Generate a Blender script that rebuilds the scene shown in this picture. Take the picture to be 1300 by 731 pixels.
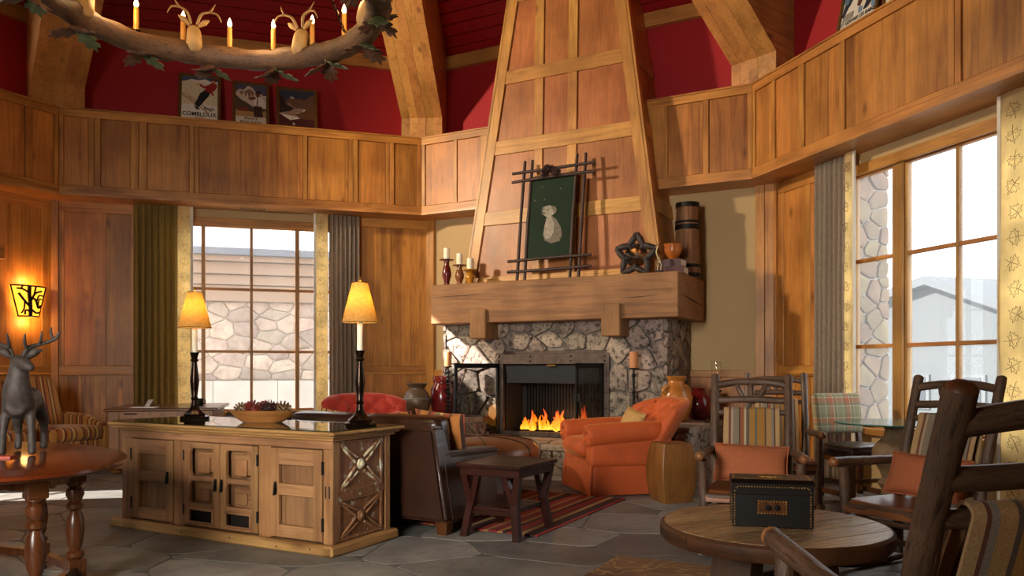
import bpy, bmesh, math, random
from mathutils import Vector, Matrix, noise
for _o in list(bpy.data.objects): bpy.data.objects.remove(_o)
SC = bpy.context.scene; COL = SC.collection
R = math.radians; PI = math.pi
RNG = random.Random(7)
V = Vector

# ------------------------------------------------------------------ camera
cam = bpy.data.cameras.new('camera'); cam.lens = 27.69; cam.sensor_width = 36; cam.shift_y = 0.0781
camo = bpy.data.objects.new('camera', cam); COL.objects.link(camo)
camo.location = (0, 0, 1.25); camo.rotation_euler = (PI/2, 0, 0); SC.camera = camo
# ------------------------------------------------------------------ world, sun, large lights, exposure
SC.view_settings.view_transform = 'Standard'; SC.view_settings.look = 'None'
SC.view_settings.exposure = 0.12; SC.view_settings.gamma = 1.0
W = bpy.data.worlds.new('sky'); SC.world = W; W.use_nodes = True
bg = W.node_tree.nodes['Background']; bg.inputs[0].default_value = (0.93, 0.97, 1.0, 1); bg.inputs[1].default_value = 4.0

def lamp(name, kind, loc, energy, col=(1, 1, 1), to=None, size=None, size_y=None, **kw):
    d = bpy.data.lights.new(name, kind); d.energy = energy; d.color = col
    if kind == 'AREA':
        d.shape = 'RECTANGLE' if size_y else 'SQUARE'; d.size = size
        if size_y: d.size_y = size_y
    elif size is not None and kind != 'SUN': d.shadow_soft_size = size
    for k, v in kw.items(): setattr(d, k, v)
    o = bpy.data.objects.new(name, d); COL.objects.link(o); o.location = loc
    if to is not None: o.rotation_euler = (V(to)-V(loc)).to_track_quat('-Z', 'Y').to_euler()
    return o
_th, _el = R(11), R(32)
sd = V((math.cos(_th)*math.cos(_el), math.sin(_th)*math.cos(_el), -math.sin(_el)))
lamp('sun', 'SUN', (-20, 0, 20), 30.0, (1, .95, .86), to=V((-20, 0, 20))+sd, angle=R(.6))
# key spot and fill panels added inside the room to brighten it
lamp('hood_key_light', 'SPOT', (-6.2, 7.5, 4.95), 2050, (1, .82, .58), to=(1.4, 10.2, 3.7), size=.22, spot_size=R(72), spot_blend=.7)  # added spot hung in the room, aimed at the hood
lamp('rear_fill_light', 'AREA', (-3.2, -.9, 1.9), 330, (1, .95, .87), to=(-.5, 8, .6), size=2.8, size_y=2.4, spread=R(85))  # fill panel added before a solid wall, no window there
lamp('front_fill_light', 'AREA', (3.4, -.4, 2.0), 130, (1, .96, .91), to=(-1, 8, 1.8), size=2.4, size_y=2.4)  # second added fill panel, its wall is windowless too

# ------------------------------------------------------------------ object helpers
def B(): return bmesh.new()
def fin(name, bm, m, parent=None, smooth=None, loc=None, rot=None, recalc=True):
    if recalc: bmesh.ops.recalc_face_normals(bm, faces=bm.faces[:])
    me = bpy.data.meshes.new(name); bm.to_mesh(me); bm.free()
    if smooth:
        me.shade_smooth(); me.set_sharp_from_angle(angle=R(smooth))
    for mm in (m if isinstance(m, (list, tuple)) else [m]): me.materials.append(mm)
    return link(name, me, parent, loc, rot)
def link(name, me, parent=None, loc=None, rot=None):
    o = bpy.data.objects.new(name, me); COL.objects.link(o)
    if parent is not None: o.parent = parent
    if loc is not None: o.location = loc
    if rot is not None: o.rotation_euler = rot if hasattr(rot, '__len__') else (0, 0, rot)
    return o
def tag(o, label, cat, group=None):
    o['label'] = label; o['category'] = cat
    if group: o['group'] = group
    return o
def thing(name, label, cat, loc=(0, 0, 0), rot=0, group=None):
    return tag(link(name, None, None, loc, rot), label, cat, group)
def struct(o): o['kind'] = 'structure'; return o
def copy_tree(o, parent=None):
    c = o.copy(); COL.objects.link(c)
    if parent is not None: c.parent = parent
    for ch in list(o.children): copy_tree(ch, c)
    return c
def xf(vs, M):
    if M is not None:
        for v in vs: v.co = M @ v.co
def TM(loc=(0, 0, 0), rz=0, rx=0, ry=0):
    return Matrix.Translation(loc) @ Matrix.Rotation(rz, 4, 'Z') @ Matrix.Rotation(ry, 4, 'Y') @ Matrix.Rotation(rx, 4, 'X')
def box(bm, a, b, bev=0, M=None, seg=1):
    x0, y0, z0 = a; x1, y1, z1 = b
    vs = [bm.verts.new(p) for p in ((x0,y0,z0),(x1,y0,z0),(x1,y1,z0),(x0,y1,z0),(x0,y0,z1),(x1,y0,z1),(x1,y1,z1),(x0,y1,z1))]
    fs = [bm.faces.new([vs[i] for i in q]) for q in ((0,3,2,1),(4,5,6,7),(0,1,5,4),(1,2,6,5),(2,3,7,6),(3,0,4,7))]
    if bev:
        es = list({e for f in fs for e in f.edges})
        r = bmesh.ops.bevel(bm, geom=es, offset=bev, segments=seg, affect='EDGES', profile=.5)
        vs = list({v for f in r['faces'] for v in f.verts} | {v for v in vs if v.is_valid})
    xf(vs, M)
    return vs
def boxo(name, a, b, m, parent=None, bev=0, M=None, **k):
    bm = B(); box(bm, a, b, bev, M); return fin(name, bm, m, parent, **k)
def prism(bm, poly, h0, h1, M=None, bev=0):
    lo = [bm.verts.new((x, y, h0)) for x, y in poly]; hi = [bm.verts.new((x, y, h1)) for x, y in poly]
    n = len(poly)
    bm.faces.new(lo[::-1]); top = bm.faces.new(hi)
    for i in range(n): bm.faces.new((lo[i], lo[(i+1) % n], hi[(i+1) % n], hi[i]))
    vs = lo+hi
    if bev:
        r = bmesh.ops.bevel(bm, geom=list(top.edges), offset=bev, segments=1, affect='EDGES')
        vs = list({v for f in r['faces'] for v in f.verts} | {v for v in vs if v.is_valid})
    xf(vs, M)
XZ = Matrix(((1,0,0,0),(0,0,1,0),(0,1,0,0),(0,0,0,1)))      # (x, z, depth) -> (x, depth, z)
YZ = Matrix(((0,0,1,0),(1,0,0,0),(0,1,0,0),(0,0,0,1)))      # (y, z, x) -> (x, y, z)
def lathe(bm, prof, n=24, M=None):
    rings = []; allv = []
    for r, z in prof:
        if r < 1e-5: ring = [bm.verts.new((0, 0, z))]
        else: ring = [bm.verts.new((r*math.cos(2*PI*i/n), r*math.sin(2*PI*i/n), z)) for i in range(n)]
        rings.append(ring); allv += ring
    for a, b in zip(rings, rings[1:]):
        for i in range(n):
            j = (i+1) % n
            if len(a) == 1 and len(b) == 1: continue
            if len(a) == 1: bm.faces.new((a[0], b[j], b[i]))
            elif len(b) == 1: bm.faces.new((a[i], a[j], b[0]))
            else: bm.faces.new((a[i], a[j], b[j], b[i]))
    if len(rings[0]) > 1: bm.faces.new(rings[0][::-1])
    if len(rings[-1]) > 1: bm.faces.new(rings[-1])
    xf(allv, M)
def lathed(name, prof, m, parent=None, n=24, smooth=35, M=None, **k):
    bm = B(); lathe(bm, prof, n, M); return fin(name, bm, m, parent, smooth, **k)
def catmull(pts, rad, sub):
    P = [V(p) for p in pts]; o = []; ro = []
    for i in range(len(P)-1):
        p0 = P[max(i-1, 0)]; p1 = P[i]; p2 = P[i+1]; p3 = P[min(i+2, len(P)-1)]
        for k in range(sub):
            t = k/sub
            o.append(.5*((2*p1)+(p2-p0)*t+(2*p0-5*p1+4*p2-p3)*t*t+(3*p1-p0-3*p2+p3)*t**3)); ro.append(rad[i]*(1-t)+rad[i+1]*t)
    o.append(P[-1]); ro.append(rad[-1])
    return o, ro
def tube(bm, pts, rad, n=10, bark=0, sub=1, closed=False, M=None, freq=9, dome=0):
    if not hasattr(rad, '__len__'): rad = [rad]*len(pts)
    if sub > 1: pts, rad = catmull(pts, rad, sub)
    else: pts = [V(p) for p in pts]
    if dome and not closed:
        d0 = (pts[0]-pts[1]).normalized(); d1 = (pts[-1]-pts[-2]).normalized()
        pts = [pts[0]+d0*rad[0]*dome]+list(pts)+[pts[-1]+d1*rad[-1]*dome]; rad = [rad[0]*.6]+list(rad)+[rad[-1]*.6]
    uvl = bm.loops.layers.uv.verify()
    m = len(pts); rings = []; L = [0]
    for i in range(1, m): L.append(L[-1]+(pts[i]-pts[i-1]).length)
    nrm = None
    for i in range(m):
        if closed: t = (pts[(i+1) % m]-pts[i-1]).normalized()
        else: t = (pts[min(i+1, m-1)]-pts[max(i-1, 0)]).normalized()
        if nrm is None:
            nrm = t.orthogonal().normalized()
        nrm = (nrm-t*nrm.dot(t)).normalized(); bi = t.cross(nrm)
        ring = []
        for k in range(n):
            a = 2*PI*k/n; d = nrm*math.cos(a)+bi*math.sin(a); r = rad[i]
            if bark: r *= 1+bark*noise.noise((pts[i]+d*rad[i])*freq)+bark*.6*noise.noise((pts[i]+d*rad[i])*freq*3)
            ring.append(bm.verts.new(pts[i]+d*r))
        rings.append(ring)
    circ = 2*PI*max(rad)
    for i in range(m if closed else m-1):
        a = rings[i]; b = rings[(i+1) % m]
        l1 = L[i+1] if i+1 < m else L[-1]+(pts[0]-pts[-1]).length
        for k in range(n):
            j = (k+1) % n
            f = bm.faces.new((a[k], a[j], b[j], b[k]))
            for lp, uv in zip(f.loops, ((k/n*circ, L[i]), ((k+1)/n*circ, L[i]), ((k+1)/n*circ, l1), (k/n*circ, l1))): lp[uvl].uv = uv
    if not closed:
        bm.faces.new(rings[0][::-1]); bm.faces.new(rings[-1])
    xf([v for r in rings for v in r], M)
def tubed(name, pts, rad, m, parent=None, smooth=60, n=10, **k):
    lk = {q: k.pop(q) for q in ('loc', 'rot') if q in k}
    bm = B(); tube(bm, pts, rad, n, **k); return fin(name, bm, m, parent, smooth, **lk)
def rbox(bm, sx, sy, sz, r, n=6, M=None, bulge=(0, 0, 0)):
    """rounded box centred at the origin; bulge pushes the middle of each pair of sides out"""
    h = V((sx/2, sy/2, sz/2)); start = {}; vs = []
    def vert(p):
        k = tuple(round(c, 4) for c in p)
        if k in start: return start[k]
        q = V([p[i]*h[i] for i in range(3)])
        inner = V([max(-h[i]+r, min(h[i]-r, q[i])) for i in range(3)])
        d = q-inner
        if d.length > 1e-9: q = inner+d.normalized()*r
        for i in range(3):
            a, b = (i+1) % 3, (i+2) % 3
            q[i] += bulge[i]*p[i]*(1-p[a]**2)*(1-p[b]**2)
        v = bm.verts.new(q); start[k] = v; vs.append(v); return v
    def knots(s):
        e = min(.95, r/max(s/2, 1e-6)); k = [-1, -1+e*.15, -1+e*.5, -1+e]+[(-1+e)+(2-2*e)*i/n for i in range(1, n)]+[1-e, 1-e*.5, 1-e*.15, 1]
        return k
    for ax in range(3):
        a, b = (ax+1) % 3, (ax+2) % 3
        ka, kb = knots((sx, sy, sz)[a]), knots((sx, sy, sz)[b])
        for sgn in (-1, 1):
            for i in range(len(ka)-1):
                for j in range(len(kb)-1):
                    q = []
                    for u, v in ((ka[i], kb[j]), (ka[i+1], kb[j]), (ka[i+1], kb[j+1]), (ka[i], kb[j+1])):
                        p = [0, 0, 0]; p[ax] = sgn; p[a] = u; p[b] = v; q.append(vert(p))
                    if sgn < 0: q = q[::-1]
                    if len(set(q)) == 4: bm.faces.new(q)
    xf(vs, M)
def rboxo(name, size, r, m, parent=None, M=None, n=6, bulge=(0, 0, 0), **k):
    bm = B(); rbox(bm, *size, r, n, M, bulge); return fin(name, bm, m, parent, k.pop('smooth', 60), **k)
def shell(bm, f, g, nu, nv, M=None):
    """closed body between the front surface f(u,v) and the back surface g(u,v), u and v in 0..1"""
    A = [[bm.verts.new(f(i/nu, j/nv)) for j in range(nv+1)] for i in range(nu+1)]
    C = [[bm.verts.new(g(i/nu, j/nv)) for j in range(nv+1)] for i in range(nu+1)]
    for i in range(nu):
        for j in range(nv):
            bm.faces.new((A[i][j], A[i+1][j], A[i+1][j+1], A[i][j+1])); bm.faces.new((C[i][j], C[i][j+1], C[i+1][j+1], C[i+1][j]))
    for i in range(nu):
        bm.faces.new((A[i][0], C[i][0], C[i+1][0], A[i+1][0])); bm.faces.new((A[i][nv], A[i+1][nv], C[i+1][nv], C[i][nv]))
    for j in range(nv):
        bm.faces.new((A[0][j], A[0][j+1], C[0][j+1], C[0][j])); bm.faces.new((A[nu][j], C[nu][j], C[nu][j+1], A[nu][j+1]))
    xf([v for r in A+C for v in r], M)
def loft(bm, rings, M=None, cap=True):
    RR = [[bm.verts.new(p) for p in r] for r in rings]; n = len(RR[0])
    for a, b in zip(RR, RR[1:]):
        for i in range(n): bm.faces.new((a[i], a[(i+1) % n], b[(i+1) % n], b[i]))
    if cap: bm.faces.new(RR[0][::-1]); bm.faces.new(RR[-1])
    xf([v for r in RR for v in r], M)
def rring(w, d, r, z, k=5, wob=0, nw=0):
    o = []
    for cx, cy, a0 in ((w/2-r, d/2-r, 0), (-w/2+r, d/2-r, 90), (-w/2+r, -d/2+r, 180), (w/2-r, -d/2+r, 270)):
        for i in range(k+1):
            a = R(a0+90*i/k); o.append(V((cx+r*math.cos(a), cy+r*math.sin(a), z)))
    return o
def voxel_body(name, shapes, m, parent, size, smooth_it=4):
    """one continuous skin round overlapping limbs: list of (pts, radii)"""
    bm = B()
    for pts, rad in shapes: tube(bm, pts, rad, 12, sub=4, dome=.7)
    bmesh.ops.recalc_face_normals(bm, faces=bm.faces[:])
    me = bpy.data.meshes.new(name); bm.to_mesh(me); bm.free()
    t = link('tmp', me); md = t.modifiers.new('r', 'REMESH'); md.mode = 'VOXEL'; md.voxel_size = size
    sm = t.modifiers.new('s', 'SMOOTH'); sm.iterations = smooth_it; sm.factor = .5
    dg = bpy.context.evaluated_depsgraph_get(); me2 = bpy.data.meshes.new_from_object(t.evaluated_get(dg))
    bpy.data.objects.remove(t); me2.shade_smooth(); me2.materials.clear(); me2.materials.append(m); me2.name = name
    return link(name, me2, parent)
def text(name, body, size, m, parent, M, depth=.001, align='CENTER', width=None):
    cu = bpy.data.curves.new('t', 'FONT'); cu.body = body; cu.size = size; cu.extrude = depth; cu.align_x = align; cu.align_y = 'CENTER'; cu.offset = size*.02
    t = link('tmp', cu); bpy.context.view_layer.update()
    dg = bpy.context.evaluated_depsgraph_get(); me = bpy.data.meshes.new_from_object(t.evaluated_get(dg)); bpy.data.objects.remove(t)
    if width:
        xs = [v.co.x for v in me.vertices]; s = width/(max(xs)-min(xs)); me.transform(Matrix.Diagonal((s, 1, 1, 1)))
    me.transform(M @ Matrix.Rotation(PI/2, 4, 'X')); me.materials.clear(); me.materials.append(m); me.name = name
    return link(name, me, parent)

# Voronoi pieces (flagstones, field stones)
def clip(poly, a, b, c):
    o = []; n = len(poly)
    for i in range(n):
        p, q = poly[i], poly[(i+1) % n]; dp = a*p[0]+b*p[1]-c; dq = a*q[0]+b*q[1]-c
        if dp <= 0: o.append(p)
        if dp*dq < 0:
            t = dp/(dp-dq); o.append((p[0]+(q[0]-p[0])*t, p[1]+(q[1]-p[1])*t))
    return o
def voronoi(seeds, rect, extra=()):
    x0, y0, x1, y1 = rect; allp = list(seeds)+list(extra); out = []
    for i, s in enumerate(seeds):
        poly = [(x0, y0), (x1, y0), (x1, y1), (x0, y1)]
        for t in sorted(allp, key=lambda t: (t[0]-s[0])**2+(t[1]-s[1])**2)[:26]:
            if t is s or (abs(t[0]-s[0]) < 1e-9 and abs(t[1]-s[1]) < 1e-9): continue
            a, b = t[0]-s[0], t[1]-s[1]
            poly = clip(poly, a, b, (t[0]**2+t[1]**2-s[0]**2-s[1]**2)/2)
            if len(poly) < 3: break
        if len(poly) >= 3: out.append(poly)
    return out
def inset(poly, d):
    n = len(poly); out = list(poly)
    for i in range(n):
        p, q = poly[i], poly[(i+1) % n]; ex, ey = q[0]-p[0], q[1]-p[1]; l = math.hypot(ex, ey)
        if l < 1e-6: continue
        nx, ny = ey/l, -ex/l
        out = clip(out, nx, ny, nx*p[0]+ny*p[1]-d)
        if len(out) < 3: return []
    return out
def chaikin(poly, it=1, f=.25):
    for _ in range(it):
        o = []; n = len(poly)
        for i in range(n):
            p, q = poly[i], poly[(i+1) % n]
            o += [(p[0]+(q[0]-p[0])*f, p[1]+(q[1]-p[1])*f), (p[0]+(q[0]-p[0])*(1-f), p[1]+(q[1]-p[1])*(1-f))]
        poly = o
    return poly
def area(poly): return abs(sum(poly[i][0]*poly[(i+1) % len(poly)][1]-poly[(i+1) % len(poly)][0]*poly[i][1] for i in range(len(poly))))/2
def scatter(rect, d, rng, sx=1.0, tries=4000):
    x0, y0, x1, y1 = rect; P = []
    for _ in range(tries):
        p = (rng.uniform(x0, x1), rng.uniform(y0, y1))
        dd = d*rng.uniform(.62, 1.45)
        if all(((p[0]-q[0])/sx)**2+(p[1]-q[1])**2 > dd*dd for q in P): P.append(p)
    return P
def rock(name, poly, h, m, parent, M, rough=.3, joint=.006):
    """one field stone: outline poly in (x,y), bulging to height h"""
    p = inset(poly, joint)
    if len(p) < 3 or area(p) < .002: return None
    p = chaikin(p, 1, .14); p = [(x+noise.noise(V((x*14, y*14, 5)))*.012, y+noise.noise(V((x*14, y*14, 9)))*.012) for x, y in p]; cx = sum(q[0] for q in p)/len(p); cy = sum(q[1] for q in p)/len(p); n = len(p); bm = B(); rings = []
    for s, z in ((1, -.01), (.995, h*.5), (.93, h*.9), (.6, h)):
        ring = []
        for x, y in p:
            X = cx+(x-cx)*s; Y = cy+(y-cy)*s
            nz = noise.noise(V((X*7, Y*7, h*90)))*rough*h if z > 0 else 0
            ring.append(bm.verts.new((X+noise.noise(V((X*9, Y*9, 3)))*.006, Y, z+nz)))
        rings.append(ring)
    c = bm.verts.new((cx, cy, h*(1+.4*noise.noise(V((cx*5, cy*5, 1))))))
    for a, b in zip(rings, rings[1:]):
        for i in range(n): bm.faces.new((a[i], a[(i+1) % n], b[(i+1) % n], b[i]))
    for i in range(n): bm.faces.new((rings[-1][i], rings[-1][(i+1) % n], c))
    xf(bm.verts, M)
    return fin(name, bm, m, parent, 50)
# ------------------------------------------------------------------ materials
def lin(h):
    h = h.lstrip('#'); c = [int(h[i:i+2], 16)/255 for i in (0, 2, 4)]
    return tuple((x/12.92 if x <= .04045 else ((x+.055)/1.055)**2.4) for x in c)+(1,)
def C(x): return lin(x) if isinstance(x, str) else (tuple(x)+(1,) if len(x) == 3 else tuple(x))
class G:
    def __init__(s, name):
        s.m = bpy.data.materials.new(name); s.m.use_nodes = True; s.t = s.m.node_tree; s.b = s.t.nodes['Principled BSDF']; s.out = s.t.nodes['Material Output']
    def n(s, typ, ins=None, **at):
        nd = s.t.nodes.new('ShaderNode'+typ)
        for k, v in at.items(): setattr(nd, k, v)
        for k, v in (ins or {}).items(): s.set(nd.inputs[k], v)
        return nd
    def set(s, sock, v):
        if isinstance(v, bpy.types.NodeSocket): s.t.links.new(v, sock)
        else: sock.default_value = v
    def bs(s, **k):
        for a, v in k.items(): s.set(s.b.inputs[a.replace('_', ' ')], v)
    def math(s, op, a, b=0.0, c=None):
        i = {0: a, 1: b}
        if c is not None: i[2] = c
        return s.n('Math', i, operation=op).outputs[0]
    def mix(s, f, a, b, bl='MIX'):
        nd = s.n('Mix', None, data_type='RGBA', blend_type=bl); s.set(nd.inputs[0], f)
        s.set(nd.inputs[6], C(a) if not isinstance(a, bpy.types.NodeSocket) else a); s.set(nd.inputs[7], C(b) if not isinstance(b, bpy.types.NodeSocket) else b)
        return nd.outputs[2]
    def ramp(s, f, stops, interp='LINEAR'):
        nd = s.n('ValToRGB'); s.set(nd.inputs[0], f); cr = nd.color_ramp; cr.interpolation = interp
        while len(cr.elements) < len(stops): cr.elements.new(1)
        for e, (p, c) in zip(cr.elements, stops): e.position = p; e.color = C(c)
        return nd.outputs[0]
    def co(s, scale=(1, 1, 1), rnd=True, kind='Object'):
        tc = s.n('TexCoord').outputs[kind]
        if rnd:
            o = s.n('ObjectInfo').outputs['Random']; v = s.n('CombineXYZ', {0: s.math('MULTIPLY', o, 37.), 1: s.math('MULTIPLY', o, 53.), 2: s.math('MULTIPLY', o, 71.)}).outputs[0]
            tc = s.n('VectorMath', {0: tc, 1: v}, operation='ADD').outputs[0]
        return s.n('Mapping', {'Vector': tc, 'Scale': scale}).outputs[0]
    def noise(s, vec, scale=5, detail=4, rough=.55, dist=0):
        return s.n('TexNoise', {'Vector': vec, 'Scale': scale, 'Detail': detail, 'Roughness': rough, 'Distortion': dist}).outputs[0]
    def bump(s, h, strength=.2, dist=.01):
        s.set(s.b.inputs['Normal'], s.n('Bump', {'Strength': strength, 'Distance': dist, 'Height': h}).outputs[0])
    def vary(s, col, amt=.25, hue=.005):
        o = s.n('ObjectInfo').outputs['Random']
        v = s.math('MULTIPLY_ADD', o, amt, 1-amt/2); o2 = s.math('FRACT', s.math('MULTIPLY', o, 17.3))
        return s.n('HueSaturation', {'Hue': s.math('MULTIPLY_ADD', o2, hue*2, .5-hue), 'Value': v, 'Color': col}).outputs[0]
def wood(name, light, dark, axis='Z', rough=.42, bump=.12, knots=.8, board=0, vary=.22, grain=1.0, spec=.4):
    g = G(name); ax = 'XYZ'.index(axis)
    sc = [9*grain]*3; sc[ax] = .7*grain; vec = g.co(tuple(sc))
    n1 = g.noise(vec, 1.0, 5, .6, 1.2)
    sf = [60*grain]*3; sf[ax] = 2.2; n2 = g.noise(g.co(tuple(sf)), 1.0, 3, .6)
    col = g.ramp(n1, [(.28, dark), (.5, light), (.72, light)])
    col = g.mix(.35, col, g.ramp(n2, [(.3, '#6a6a6a'), (.7, '#ffffff')]), 'MULTIPLY')
    blot = g.noise(g.co((1.6, 1.6, 1.6)), 1, 3, .5); col = g.mix(.5, col, g.ramp(blot, [(.35, '#a08c78'), (.6, '#ffffff')]), 'MULTIPLY')
    if board:
        tc = g.n('TexCoord').outputs['Object']; sp = g.n('SeparateXYZ', {0: tc}); a = sp.outputs[0 if axis != 'X' else 2]
        k = g.math('FLOOR', g.math('DIVIDE', g.math('ADD', a, 50.0), board)); o = g.n('ObjectInfo').outputs['Random']
        w = g.n('TexWhiteNoise', {'Vector': g.n('CombineXYZ', {0: k, 1: o}).outputs[0]}, noise_dimensions='2D').outputs[0]
        col = g.n('HueSaturation', {'Value': g.math('MULTIPLY_ADD', w, .34, .82), 'Color': col}).outputs[0]
    if knots:
        sk = [2.2]*3; sk[ax] = 1.0
        vo = g.n('TexVoronoi', {'Vector': g.co(tuple(sk)), 'Scale': 1.3}).outputs['Distance']
        col = g.mix(g.math('MULTIPLY', g.ramp(vo, [(0, '#ffffff'), (.06, '#c0c0c0'), (.13, '#000000')]), knots), col, '#4a2409')
    if vary: col = g.vary(col, vary)
    g.bs(Base_Color=col, Roughness=g.math('MULTIPLY_ADD', n2, .15, rough-.07)); g.b.inputs['Specular IOR Level'].default_value = spec
    g.bump(n2, bump, .004); return g.m
def plain(name, col, rough=.5, metal=0, noise=.15, scale=20, bump=0, vary=0, **k):
    g = G(name); c = C(col); v = g.co((scale,)*3)
    n = g.noise(v, 1, 4); col = g.mix(1.0, c, g.ramp(n, [(.25, (1-noise,)*3), (.75, (1+noise*.3,)*3)]), 'MULTIPLY')
    if vary: col = g.vary(col, vary, .015)
    g.bs(Base_Color=col, Roughness=rough, Metallic=metal, **k)
    if bump: g.bump(n, bump, .004)
    return g.m
def emit(name, col, strength):
    g = G(name); g.bs(Base_Color=C(col), Emission_Color=C(col), Emission_Strength=strength); return g.m
def stripes(name, bands, axis=0, period=.3, rough=.85, weave=300, extra=None, coord='Object', off=0.0):
    """vertical bands: list of (width, colour) repeated over period along an object axis"""
    g = G(name); tc = g.n('TexCoord').outputs[coord]; a = g.n('SeparateXYZ', {0: tc}).outputs[axis]
    f = g.math('FRACT', g.math('DIVIDE', g.math('ADD', a, 50.0+off), period)); tot = sum(b[0] for b in bands); p = 0; st = []
    for w, c in bands: st.append((p/tot, c)); p += w
    col = g.ramp(f, st, 'CONSTANT')
    if extra:
        ax2, b2, per2, fac = extra; a2 = g.n('SeparateXYZ', {0: tc}).outputs[ax2]; f2 = g.math('FRACT', g.math('DIVIDE', g.math('ADD', a2, 50.0), per2))
        t2 = sum(b[0] for b in b2); p = 0; s2 = []
        for w, c in b2: s2.append((p/t2, c)); p += w
        col = g.mix(fac, col, g.ramp(f2, s2, 'CONSTANT'))
    n = g.noise(g.co((weave,)*3, False), 1, 2); col = g.mix(.6, col, g.ramp(n, [(.3, '#909090'), (.7, '#ffffff')]), 'MULTIPLY')
    g.bs(Base_Color=col, Roughness=rough, Sheen_Weight=0.0 if 'rug' in name else .12); g.bump(n, .25, .002); return g.m
def translucent(name, col, fac=.5, noise_scale=(120, 120, 20), emis=0):
    g = G(name); n = g.noise(g.co(noise_scale), 1, 3); c = g.mix(.5, C(col), g.ramp(n, [(.3, '#a8a8a8'), (.7, '#ffffff')]), 'MULTIPLY')
    g.bs(Base_Color=c, Roughness=.9); g.bump(n, .15, .002)
    tr = g.n('BsdfTranslucent', {'Color': c}); mx = g.n('MixShader', {0: fac, 1: g.b.outputs[0], 2: tr.outputs[0]}); g.t.links.new(mx.outputs[0], g.out.inputs[0]); return g.m
def glass(name, tint=(1, 1, 1), refl=1.0, rough=0.0, haze=0, hazecol=(.9, .93, .95)):
    g = G(name); tr = g.n('BsdfTransparent', {'Color': C(tint)}); gl = g.n('BsdfGlossy', {'Roughness': rough}); lw = g.n('LayerWeight', {'Blend': .5}); p5 = g.math('POWER', lw.outputs['Facing'], 4.5)
    f = g.math('MULTIPLY', g.math('MULTIPLY_ADD', p5, .93, .045), refl); mx = g.n('MixShader', {0: f, 1: tr.outputs[0], 2: gl.outputs[0]}); o = mx.outputs[0]
    if haze:
        df = g.n('BsdfTranslucent', {'Color': C(hazecol)}); mx2 = g.n('MixShader', {0: haze, 1: o, 2: df.outputs[0]}); o = mx2.outputs[0]
    g.t.links.new(o, g.out.inputs[0]); return g.m
def stone_mat(name, stops, scale=6, rough=.75, bump=.5, pits=.7, vary=.4, pitcol='#2b221c', hue=.02):
    g = G(name); v = g.co((scale,)*3); n = g.noise(v, 1, 8, .65, .6); col = g.ramp(n, stops)
    n2 = g.noise(g.co((scale*4.5,)*3), 1, 5, .7)
    if pits: col = g.mix(g.math('MULTIPLY', g.ramp(n2, [(.52, '#000000'), (.59, '#ffffff')]), pits), col, pitcol)
    col = g.vary(col, vary, hue); g.bs(Base_Color=col, Roughness=rough)
    g.bump(g.math('ADD', n, g.math('MULTIPLY', n2, -.5)), bump, .02); return g.m
def bark_mat(name, dark, light, rough=.6):
    g = G(name); uv = g.n('TexCoord').outputs['UV']; o = g.n('ObjectInfo').outputs['Random']
    vec = g.n('Mapping', {'Vector': uv, 'Scale': (70, 14, 1), 'Location': g.n('CombineXYZ', {0: o, 1: g.math('MULTIPLY', o, 9.)}).outputs[0]}).outputs[0]
    n = g.noise(vec, 1, 6, .65, .8); n2 = g.noise(g.co((5, 5, 5)), 1, 3)
    col = g.ramp(n, [(.3, dark), (.52, light), (.75, dark)]); col = g.mix(.6, col, g.ramp(n2, [(.3, '#777777'), (.65, '#ffffff')]), 'MULTIPLY')
    g.bs(Base_Color=col, Roughness=rough); g.bump(n, .7, .006); return g.m
M_ = {}
M_['panel'] = wood('alder_panel', '#c8843c', '#9c5c26', 'Z', board=.13)
M_['stile'] = wood('alder_stile', '#cb8a40', '#a2622a', 'Z')
M_['rail'] = wood('alder_rail', '#cb8a40', '#a2622a', 'X')
M_['soffit'] = wood('alder_soffit', '#d09050', '#a86a34', 'X', rough=.35)
M_['hood_panel'] = wood('hood_panel', '#b97440', '#a86634', 'Z', knots=0, vary=.1, board=0, bump=.04)
M_['hood_stile'] = wood('hood_stile', '#c9904a', '#ab7236', 'Z', knots=.6)
M_['hood_rail'] = wood('hood_rail', '#c9904a', '#ab7236', 'X', knots=.6)
M_['beam'] = wood('beam_timber', '#cc8f4e', '#a9713a', 'Y', board=0, knots=.9)
M_['win_wood'] = wood('window_pine', '#b9843f', '#96642a', 'Z', knots=0, rough=.4)
M_['mantel'] = wood('mantel_oak', '#996c44', '#765030', 'X', rough=.7, bump=.4, knots=.6, vary=0)
M_['corbel'] = wood('corbel_oak', '#96693f', '#74502f', 'Z', rough=.7, bump=.5, knots=.3)
M_['plaster'] = plain('plaster', '#b5986c', .9, noise=.05, scale=60, bump=.05)
M_['red'] = plain('red_wallcovering', '#a00a14', .75, noise=.25, scale=60, bump=.1)
M_['redplank'] = plain('red_plank', '#90080f', .5, noise=.2, scale=8)
M_['roofgap'] = plain('dark_red_gap', '#2c0306', .9)
M_['dark'] = plain('dark_gap', '#1a0d06', .9)
M_['black'] = plain('black_metal', '#141414', .4, .6, noise=.3)
M_['iron'] = plain('wrought_iron', '#16120f', .55, .5, noise=.3)
M_['grey_metal'] = plain('grey_steel', '#292b2f', .45, .6, noise=.15, scale=8)
M_['rust_metal'] = plain('old_steel_band', '#5a4b42', .5, .6, noise=.5, scale=14)
M_['brick_in'] = plain('firebox_lining', '#1e1c1b', .8, noise=.3)
M_['fire'] = None
g = G('flame'); z = g.n('SeparateXYZ', {0: g.n('TexCoord').outputs['Object']}).outputs[2]
nz = g.noise(g.co((14, 14, 5), False), 1, 3); hh = g.math('ADD', g.math('MULTIPLY', g.math('SUBTRACT', z, .42), 3.2), g.math('MULTIPLY_ADD', nz, .8, -.4))
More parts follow.
